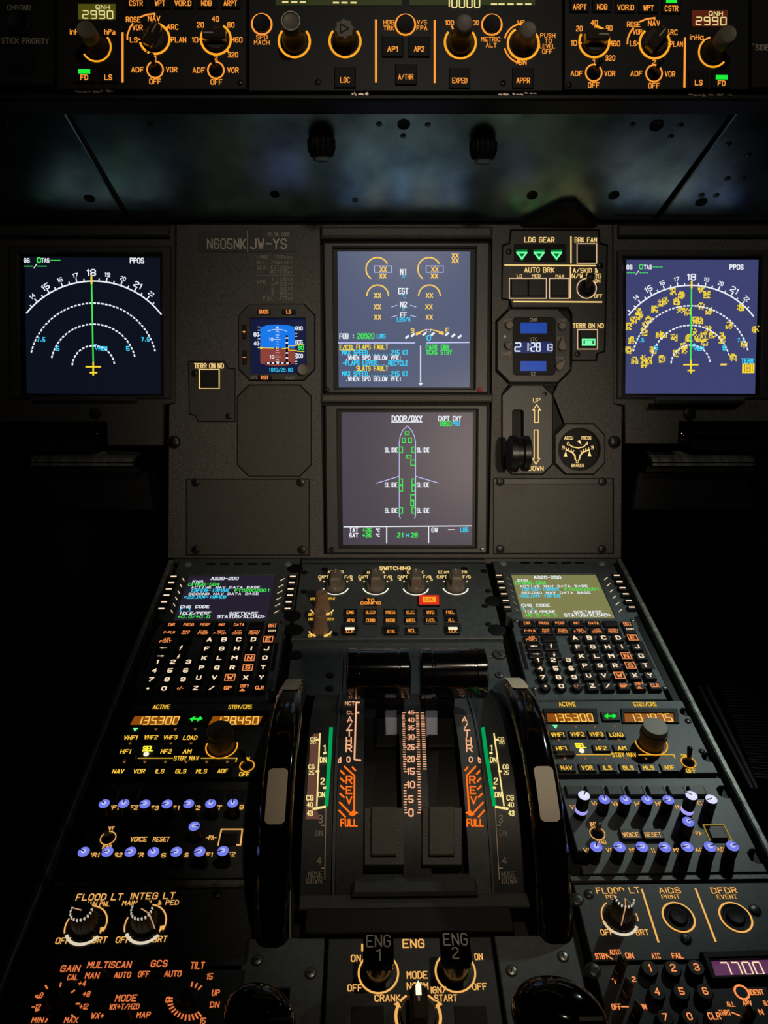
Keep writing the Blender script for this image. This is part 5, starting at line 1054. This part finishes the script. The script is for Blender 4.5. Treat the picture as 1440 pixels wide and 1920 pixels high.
# ------------------------------------------------------------------ brake pressure gauge
T, o0 = mipthing(1086, 842, 'brake_pressure_gauge', 'round brake pressure gauge with glowing yellow scales, right of the gear lever', 'gauge'); d = Draw(MIP, o0); dz = Draw(MIP, o0, 910, 700, 5.333)
cc = dz.P(935, 760); RR = 205*dz.S(935, 760)[0]
circ = [(cc[0]+RR*math.cos(t), cc[1]+RR*math.sin(t)) for t in np.linspace(0, 2*PI, 36, endpoint=False)]
T.part('bezel', MB(M['bezel']).plate([d.P(*p) for p in P_GAUGE], [circ], -.0075, .003, .0012)); T.part('dial_face', MB(M['black']).prism(circ, -.007, -.003, 0))
zz = -.0026
lettering(T, G['pale'], [(840, 645, 'ACCU', 28, 84), (1016, 645, 'PRESS', 28, 92), (930, 920, 'BRAKES', 26, 122), (925, 882, '0', 26, 22), (785, 742, '3', 30, 24), (1076, 742, '3', 30, 24), (834, 704, '0', 28, 20), (1020, 702, '4', 28, 22)], dz, z=zz, t=.2)
sc_ = MB(G['pale']).line(dz, [(845, 712), (880, 735), (935, 745), (985, 735), (1010, 715)], 11, zz).line(dz, [(815, 765), (870, 785), (900, 820), (906, 862)], 14, zz).line(dz, [(1045, 765), (985, 785), (955, 820), (944, 862)], 14, zz)
for x0, y0, x1, y1 in ((812, 745, 822, 768), (838, 750, 842, 775), (866, 758, 862, 785), (890, 772, 878, 800), (1040, 745, 1030, 768), (1012, 750, 1008, 775), (985, 758, 990, 785), (960, 772, 972, 800)): sc_.line(dz, [(x0, y0), (x1, y1)], 8, zz)
T.part('scale_mark', sc_, stuff=True)
for P in (((925, 680), (950, 665), (966, 712)), ((810, 775), (788, 835), (824, 835)), ((1046, 770), (1030, 832), (1066, 832))): T.part('needle', MB(G['scy']).prism([dz.P(*q) for q in P], zz+.0002, zz+.0005))
# ------------------------------------------------------------------ below the panels at the sides: table slides and foot rests
for side in ('right', 'left'):
    mx = (lambda x: x) if side == 'right' else (lambda x: 1473-x)
    T, o0 = mipthing(mx(1400), 815, 'table_slide', 'black sliding table rail under the %s-hand navigation display' % side, 'rail'); d = Draw(MIP, o0)
    T.part('rail_body', MB(M['screw']).dpoly(d, [(mx(a_), b_) for a_, b_ in rect(1306, 824, 1530, 846)], -.05, -.010, .0015))
    T.part('upper_rail', MB(M['screw']).dpoly(d, [(mx(a_), b_) for a_, b_ in rect(1304, 806, 1530, 814)], -.05, -.018, .0015))
    c0, c1 = d.P(mx(1276), 816, -.02), d.P(mx(1307), 816, -.02)
    T.part('end_roller', MB(M['gloss'], 40).lathe(0, 0, [(0, 0), (.009, 0), (.0098, .001), (.0098, abs(c1[0]-c0[0])*.45), (.0088, abs(c1[0]-c0[0])*.5), (.0098, abs(c1[0]-c0[0])*.55), (.0098, abs(c1[0]-c0[0])), (0, abs(c1[0]-c0[0]))], 28, frame=((min(c0[0], c1[0]), c0[1], -.03), (0, 1, 0), (0, 0, 1), (1, 0, 0))))
    T, o0 = mipthing(mx(1310), 866, 'foot_rest', ('grooved metal foot rest catching light' if side == 'right' else 'unlit grooved metal foot rest')+' below the %s-hand instrument panel' % side, 'foot rest', 'foot rests'); d = Draw(MIP, o0)
    def bar(mb, xa, ya, ha, xb, yb, hb, th):    # a plank between two depths
        a0_, a1_ = d.P(mx(xa[0]), ya, ha), d.P(mx(xa[1]), ya, ha); b0_, b1_ = d.P(mx(xb[0]), yb, hb), d.P(mx(xb[1]), yb, hb)
        t_ = [(*b0_, hb), (*b1_, hb), (*a1_, ha), (*a0_, ha)]; return mb.add(t_+[(x, y-th, z-th*.3) for x, y, z in t_], [(0, 1, 2, 3), (7, 6, 5, 4), (0, 4, 5, 1), (1, 5, 6, 2), (2, 6, 7, 3), (3, 7, 4, 0)])
    N = 6
    for i in range(N):
        f0, f1 = i/N, (i+.82)/N; I = lambda f, a_, b_: a_+(b_-a_)*f
        T.part('tread_slat', bar(MB(M['rail']), (I(f0, 1210, 1224), I(f0, 1396, 1415)), I(f0, 846, 860), I(f0, -.045, 0), (I(f1, 1210, 1224), I(f1, 1396, 1415)), I(f1, 846, 860), I(f1, -.045, 0), .003))
    for ya, yb in ((864, 866.5), (868.5, 873.5)): T.part('front_lip', MB(M['rail']).prism([d.P(mx(x), y, .001) for x, y in rect(1224.5, ya, 1416, yb)], -.004, .001, .0005))
    T.part('support', MB(M['black']).dpoly(d, [(mx(a_), b_) for a_, b_ in rect(1213, 874, 1416, 886)], -.04, -.004, .001))
    T.part('stem', MB(M['black']).dpoly(d, [(mx(a_), b_) for a_, b_ in ((1206, 884), (1410, 884), (1440, 960), (1195, 960))], -.08, -.02, .002))
# ribbed plate on the floor side
o0 = np.array([.37, -.25]); T = Thing(PED, o0, 'ribbed_foot_plate', 'black ribbed plate in the shadows beyond the right edge of the pedestal', 'ribbed plate'); d = Draw(PED, o0, 1140, 1040, 3.2, -.10)
P = [(655, 735), (945, 735), (1250, 1360), (880, 1340)]
T.part('plate', MB(M['rubber']).prism([d.P(*p) for p in P], -.115, -.104, .002))
rb = MB(M['rubber'])
for i in range(34):
    f = (i+.3)/34; g = (i+.72)/34; q = lambda f, s_: np.array(d.P(*(np.array(P[0 if s_ == 0 else 1])*(1-f)+np.array(P[3 if s_ == 0 else 2])*f)))
    rb.prism([q(f, 0), q(f, 1), q(g, 1), q(g, 0)], -.106, -.100, .001)
T.part('rib', rb, stuff=True)
for k in (0, 1):
    a_, b_ = d.P(548+48*k, 800), d.P(870+28*k, 1420); T.part('side_rail', MB(M['black']).tube((*a_, -.10), (*b_, -.10), .003, .003))
# ================================================================== glareshield
T = Thing(SHR, (0, 0), 'glareshield_underside', 'satin black glareshield underside reflecting the screens, three sheets with diagonal seams', 'glareshield'); d = Draw(SHR, (0, 0))
for P in ([(113, 183), (1393, 183), (1222, 415), (248, 415)], [(-110, 183), (104, 183), (239, 415), (-110, 415)], [(1403, 183), (1560, 183), (1560, 415), (1234, 415)]): T.part('sheet', MB(M['shroud']).dpoly(d, P, -.004, 0, .0012))
T.part('backing_sheet', MB(M['black']).dpoly(d, rect(-120, 180, 1570, 417), -.012, -.006, 0))
T.part('seam_trim', MB(M['bezel']).stroke([d.P(108, 184), d.P(243, 414)], .0035, lambda x, y: (x, y, -.003)))
hm = M['black']
for x, y, r in ((757, 233, 11), (1231, 235, 12), (998, 366, 9.5), (1151, 366, 9.5), (1315, 379, 10), (168, 372, 9), (515, 364, 8)): T.part('access_hole', MB(hm, 40).lathe(*d.P(x, y), [(r*d.S(x, y)[0]*1.1, .0004), (r*d.S(x, y)[0], .0007), (r*d.S(x, y)[0]*.9, .0003), (0, .0002)], 22))
for x, y in ((711, 233), (802, 234), (756, 255), (1186, 234), (1276, 235), (1258, 256), (1366, 270), (1404, 291), (1364, 335), (1394, 335), (282, 235), (10, 228), (666, 375), (1315, 366), (1343, 366)): screw(T, d, x, y, 4.5, 'steel')
T.part('lower_edge', MB(M['black']).dpoly(d, rect(-120, 411, 1570, 418), -.01, .001, .0006))
T.part('black_wedge', MB(M['black']).dpoly(d, [(975, 414), (1056, 377), (1080, 377), (1118, 414)], .0005, .010, .002))
def lamp_head(x, y, lab):
    o0 = SHR.hit(x, y-6); T = Thing(SHR, o0, 'spot_lamp', lab, 'lamp', 'lamps under the glareshield')
    dn = np.array([Vector((0, 0, -1)).dot(T.root.matrix_world.to_3x3() @ Vector(e)) for e in ((1, 0, 0), (0, 1, 0), (0, 0, 1))]); ex = np.array([1.0, 0, 0]); ex -= dn*(ex@dn); ex /= np.linalg.norm(ex); ey = np.cross(dn, ex)
    T.part('housing', MB(M['black'], 40).lathe(0, 0, [(0, -.012), (.009, -.011), (.0145, -.006), (.0145, .003), (.0118, .010), (.0098, .011)], 40, frame=((0, 0, .010), ex, ey, dn), flute=.07))
    T.part('lens', MB(M['lens'], 40).lathe(0, 0, [(.0098, .0105), (.0080, .0145), (0, .016)], 28, frame=((0, 0, .010), ex, ey, dn)))
lamp_head(603, 266, 'left black ribbed spot lamp with a grey lens under the glareshield'); lamp_head(905, 271, 'right black ribbed spot lamp with a grey lens under the glareshield')
# ================================================================== glareshield control panels
def fcu(x, y, *a_): o0 = FCU.hit(x, y); return Thing(FCU, o0, *a_), o0
T, o0 = fcu(720, 174, 'glareshield_lip', 'black glareshield lip below the control panels with paint chipped to bare metal', 'glareshield'); d = Draw(FCU, o0)
T.part('lip', MB(M['glare']).dpoly(d, rect(-110, 174, 1560, 187), -.03, -.001, .002))
T.part('backing_plate', MB(M['black']).dpoly(d, rect(-110, -90, 1560, 175), -.03, -.009, .0005))
for i, (x0, x1, y0) in enumerate(((137, 213, 171), (935, 1008, 176), (1288, 1372, 178), (660, 690, 176))):
    rr = random.Random(i)
    for k in range(9):
        x = x0+(x1-x0)*k/9+rr.uniform(-2, 2); w_ = rr.uniform(5, 11)*(.5 if i == 3 else 1); y = y0+rr.uniform(-1.5, 1.5); h = rr.uniform(1.2, 3)
        T.part('bare_chip', MB(M['bare']).prism([d.P(*p) for p in ((x, y-h*.4), (x+w_*.4, y-h), (x+w_, y-h*.2), (x+w_*.8, y+h), (x+w_*.2, y+h*.6))], -.0012, -.0004+.0001*k))
def kn(T, d, x, y, tx, ty, rb, rt, arcs, style='fcu', m='knobd', cap='knob', ang=90):
    o_, q = knob(T, d, (x, y), (tx, ty), rb*.9, rt, None, style, ang, cap=cap, m=m)
    mb = MB(G['ambery'])
    for a0, a1 in arcs: mb.ring(d, x, y, rb, 4.2, .0006, a0, a1)
    T.part('light_ring', mb, o_)
    return o_, q
def sidebtn(T, d, x, y, s_, w_=38, h=34, ly=3, bar=None, lh=9, lw=0): return button(T, d, x, y, w_, h, s_, lh, G['amber'], .002, lw=lw, ly=ly, lt=.19, bar=bar, m='black')
# flight control panel
T, o0 = fcu(760, 60, 'flight_control_panel', 'black central autopilot panel with four amber-ringed knobs and HDG, V/S windows', 'control panel'); d = Draw(FCU, o0)
T.part('face_plate', MB(M['glare']).dpoly(d, rect(466, -80, 1055, 171), -.012, 0, .0008))
for p in (rect(517, -40, 753, 11), rect(768, -40, 1003, 11)): wo = T.part('display_window', MB(S['fcu']).quad(*[(*d.P(*q), .0006) for q in p[::-1]]))
lettering(T, G['lcd'], [(866, 0, '10000', 30, 66)], d, name='digits', z=.001, t=.13, seg=True)
lettering(T, G['lcd'], [(x, y, '-', 8, 9) for x, y in ((535, 5), (552, 5), (568, 5), (630, 6), (646, 6), (663, 6), (926, 9), (940, 9), (957, 9), (974, 9), (990, 9))], d, name='digits', z=.001, t=.4)
lettering(T, G['amber'], [(737, 3, 'HDG', 9, 25), (782, 3, 'V/S', 9, 21), (491, 70, 'SPD', 7.4, 20), (491, 80, 'MACH', 7.4, 28), (729, 42, 'HDG', 7.4, 19), (729, 53, 'TRK', 7.4, 19), (791, 42, 'V/S', 7.4, 17), (791, 53, 'FPA', 7.4, 19), (843, 43, '100', 8, 15), (887, 43, '1000', 8, 20), (920, 74, 'METRIC', 7.4, 35), (921, 85, 'ALT', 7.4, 19),
   (977, 43, 'UP', 8, 12), (980, 117, 'DN', 9, 13), (1027, 67, 'PUSH', 7.4, 27), (1028, 77, 'TO', 7.4, 12), (1026, 87, 'LEVEL', 7.4, 28), (1026, 97, 'OFF', 7.4, 18)], d, t=.18,
   lines=[([(705, 39), (705, 153)], 4), ([(815, 40), (815, 154)], 4), ([(847, 50), (849, 54)], 3)])
for x, y in ((491, 46), (760, 47), (922, 47)):
    (cx, cy), (sx, _) = d.P(x, y), d.S(x, y); k = T.part('push_button', MB(M['black'], 40).lathe(cx, cy, [(16*sx, 0), (16*sx, .003), (14.5*sx, .0036), (0, .003)], 28)); T.part('light_ring', MB(G['amber']).ring(d, x, y, 18.5, 3.4, .0006), k)
kn(T, d, 552, 78, 547, 40, 29, 17, [(-220, 40)]); T.part('cap_rim', MB(M['dimprint']).ann(*d.P(552, 78), .0078, .0086, .0342))
kn(T, d, 647, 78, 646, 55, 29, 15, [(-220, 40)], cap='knob'); kn(T, d, 863, 80, 870, 42, 29, 17, [(-220, 40)]); kn(T, d, 981, 82, 991, 55, 29, 16, [(-240, 45)])
(cx, cy) = d.P(647, 78); hk = height(d, (647, 78), (646, 55))
lob = [(cx+(.0092 if i % 4 < 2 else .0080)*math.cos(2*PI*i/32), cy+(.0092 if i % 4 < 2 else .0080)*math.sin(2*PI*i/32)) for i in range(32)]
k = T.part('lobed_cap', MB(M['knob']).prism(lob, hk-.004, hk+.0012, .0006)); T.part('triangle_mark', MB(M['black']).stroke([(cx-.0035, cy-.004), (cx-.0035, cy+.004), (cx+.0042, cy)], .0011, lambda x, y: (x, y, hk+.0016), True), k)
ar = MB(G['amber']).ring(d, 981, 82, 36, 3, .0005, 100, 165).ring(d, 981, 82, 36, 3, .0005, 195, 250)
for a_, s_ in ((100, 1), (250, -1)):
    t = math.radians(a_); p = np.array([981+36*math.cos(t), 82-36*math.sin(t)]); e = np.array([1, -.2*s_]) if s_ > 0 else np.array([1, .2]); n_ = np.array([-e[1], e[0]])
    ar.prism([d.P(*(p+e*9)), d.P(*(p+n_*5)), d.P(*(p-n_*5))], .0004, .0007)
T.part('printed_arrow', ar)
for x, y, s_, lw in ((647, 145, 'LOC', 17), (862, 146, 'EXPED', 27), (981, 146, 'APPR', 24), (736, 87, 'AP1', 18), (786, 87, 'AP2', 18), (761, 139, 'A/THR', 27)): sidebtn(T, d, x, y, s_, 40, 38, 5, lw=lw)
for x, y in ((596, 154), (943, 156)): screw(T, d, x, y, 5)
# display control panels either side
def control(name, label, q, x0, x1, lp):
    T, o0 = fcu((x0+x1)/2, 60, 'display_control_panel', label, 'control panel', 'display control panels'); d = Draw(FCU, o0)
    T.part('face_plate', MB(M['glare']).dpoly(d, rect(x0, -80, x1, 168), -.012, 0, .0008))
    for x, y, s_ in q['top']: sidebtn(T, d, x, y, s_, 36, 30, 6, lw=len(s_)*6, bar=(x, y-8, 20, 7, G['green']) if s_ == 'CSTR' and lp else None)
    wx0, wy0, wx1, wy1 = q['win']; wo = T.part('display_window', MB(S['oliver' if lp else 'olive']).quad(*[(*d.P(*p), .0006) for p in rect(wx0, wy0, wx1, wy1)[::-1]]))
    T.part('screen_text', MB(G['lcd']).text(d, wx0+(wx1-wx0)*.66, wy0+6.5, 'QNH', 7.5, 25, .001, .18), wo); T.part('digits', MB(G['lcd']).text(d, (wx0+wx1)/2+2, wy0+20.5, '2990', 14, 56, .001, .15, seg=True), wo)
    mb = None
    bx, by, tx_, ty = q['baro']; o_, _ = knob(T, d, (bx, by), (tx_, ty), 24, 17, None, 'fcu', cap='knob', m='black', name='pressure_knob')
    mb = MB(G['ambery']).ring(d, bx, by, 27, 3.4, .0006, *q['barc']); T.part('light_ring', mb, o_)
    for (x, y, a_, arcs) in q['rot']:
        kn(T, d, x, y, *a_[:2], 28, 20, arcs, 'bar', m='knobd', cap='grip', ang=a_[2])
    for x, y, tx_, ty in q['tog']: toggle(T, d, x, y, tx_, ty, 15, G['amber'], .022, 4.2, 3, 'screw')
    lettering(T, G['amber'], [(x, y, s_, 9 if len(s_) > 1 else 8, len(s_)*6.4 if w_ is None else w_) for x, y, s_, w_ in q['txt']], d, t=.18, lines=q['ln'])
    for x, y, s_ in q['bot']: sidebtn(T, d, x, y, s_, 36, 34, 7, lw=13, bar=(x, y-4, 22, 8, G['green']) if s_ == 'FD' else None)
    screw(T, d, *q['scr'], 5)
control('', 'left black display control panel with an olive QNH window and amber rotary knobs', dict(top=[(255, 0, 'CSTR'), (300, 0, 'WPT'), (343, 0, 'VOR.D'), (387, 0, 'NDB'), (432, 0, 'ARPT')], win=(147, 8, 217, 37), baro=(181, 88, 160, 54), barc=(-150, 40),
   rot=[(290, 73, (287, 60, 60), [(-120, 75), (195, 235)]), (405, 74, (404, 60, 180), [(-215, 60)])], tog=[(291, 131, 283, 101), (405, 132, 396, 106)],
   txt=[(206, 60, 'hPa', 19), (143, 60, 'inHg', 22), (250, 37, 'ROSE', 26), (289, 35, 'NAV', 22), (258, 52, 'VOR', 18), (251, 75, 'LS', 13), (324, 51, 'ARC', 20), (335, 75, 'PLAN', 27), (366, 75, '10', 10), (376, 47, '20', 12), (404, 36, '40', 12), (433, 47, '80', 12), (446, 75, '160', 16), (437, 103, '320', 18),
        (258, 131, 'ADF', 22), (322, 131, 'VOR', 20), (291, 153, 'OFF', 21), (291, 109, '1', 3), (373, 132, 'ADF', 22), (437, 132, 'VOR', 20), (406, 154, 'OFF', 21), (405, 109, '2', 6)],
   ln=[([(230, 63), (230, 153)], 4), ([(239, 74), (239, 66), (244, 52), (249, 45)], 3), ([(264, 32), (275, 28), (290, 26), (290, 29)], 3), ([(262, 74), (257+3, 74)], 3), ([(318, 74), (323, 75)], 3), ([(309, 54), (314, 51)], 3), ([(375, 74), (379, 74)], 3), ([(433, 75), (438, 75)], 3), ([(425, 94), (429, 98)], 3)],
   bot=[(158, 138, 'FD'), (203, 138, 'LS')], scr=(450, 155)), 105, 463, 0)
control('', 'right black display control panel with a red-brown QNH window and amber rotary knobs', dict(top=[(1087, 7, 'ARPT'), (1129, 7, 'NDB'), (1173, 8, 'VOR.D'), (1216, 9, 'WPT'), (1259, 10, 'CSTR')], win=(1297, 20, 1364, 50), baro=(1337, 98, 1362, 60), barc=(130, 320),
   rot=[(1114, 79, (1126, 66, 0), [(-210, 90)]), (1227, 81, (1232, 66, 50), [(-230, 60)])], tog=[(1113, 137, 1127, 113), (1226, 138, 1241, 113)],
   txt=[(1306, 70, 'inHg', 24), (1188, 46, 'ROSE', 24), (1226, 44, 'NAV', 21), (1195, 60, 'VOR', 16), (1187, 82, 'LS', 11), (1260, 61, 'ARC', 19), (1268, 83, 'PLAN', 23), (1076, 81, '10', 10), (1086, 54, '20', 11), (1114, 43, '40', 12), (1142, 53, '80', 11), (1154, 82, '160', 16), (1144, 109, '320', 17),
        (1081, 138, 'ADF', 21), (1143, 138, 'VOR', 19), (1113, 160, 'OFF', 20), (1113, 116, '1', 3), (1193, 138, 'ADF', 21), (1256, 139, 'VOR', 18), (1226, 161, 'OFF', 20), (1226, 117, '2', 6)],
   ln=[([(1284, 73), (1283, 162)], 4), ([(1176, 82), (1177, 72), (1181, 62), (1187, 53)], 3), ([(1200, 41), (1212, 36), (1227, 34), (1227, 37)], 3), ([(1196, 82), (1199, 82)], 3), ([(1254, 82), (1258, 83)], 3), ([(1245, 62), (1250, 60)], 3), ([(1086, 81), (1089, 81)], 3), ([(1141, 82), (1145, 82)], 3), ([(1320, 75), (1330, 71)], 3)],
   bot=[(1310, 148, 'LS'), (1353, 149, 'FD')], scr=(1067, 159)), 1058, 1405, 1)
T, o0 = fcu(50, 60, 'warning_panel', 'black side panel with CHRONO button and STICK PRIORITY lettering, far left', 'warning panel', 'side warning panels'); d = Draw(FCU, o0)
T.part('face_plate', MB(M['glare']).dpoly(d, rect(-110, -80, 101, 161), -.012, .001, .0008)); lettering(T, M['cream'], [(37, 16, 'CHRONO', 9, 43), (33, 78, 'SIDE STICK PRIORITY', 9.5, 118)], d, z=.0014)
k = T.part('push_button', MB(M['black'], 40).lathe(*d.P(38, 45), [(.011, .001), (.011, .004), (.0095, .005), (.006, .0035), (0, .0035)], 28)); button(T, d, 38, 108, 48, 52, z=.003, m='black', name='square_button'); screw(T, d, 115, 150, 4) if False else None
T, o0 = fcu(1430, 60, 'warning_panel', 'black side panel with SIDE lettering at the far right', 'warning panel', 'side warning panels'); d = Draw(FCU, o0)
T.part('face_plate', MB(M['glare']).dpoly(d, rect(1409, -80, 1560, 165), -.012, .001, .0008)); lettering(T, M['cream'], [(1477, 91, 'SIDE STICK PRIORITY', 9.5, 122)], d, z=.0014); screw(T, d, 1408+4, 84, 2.5, 'bare')
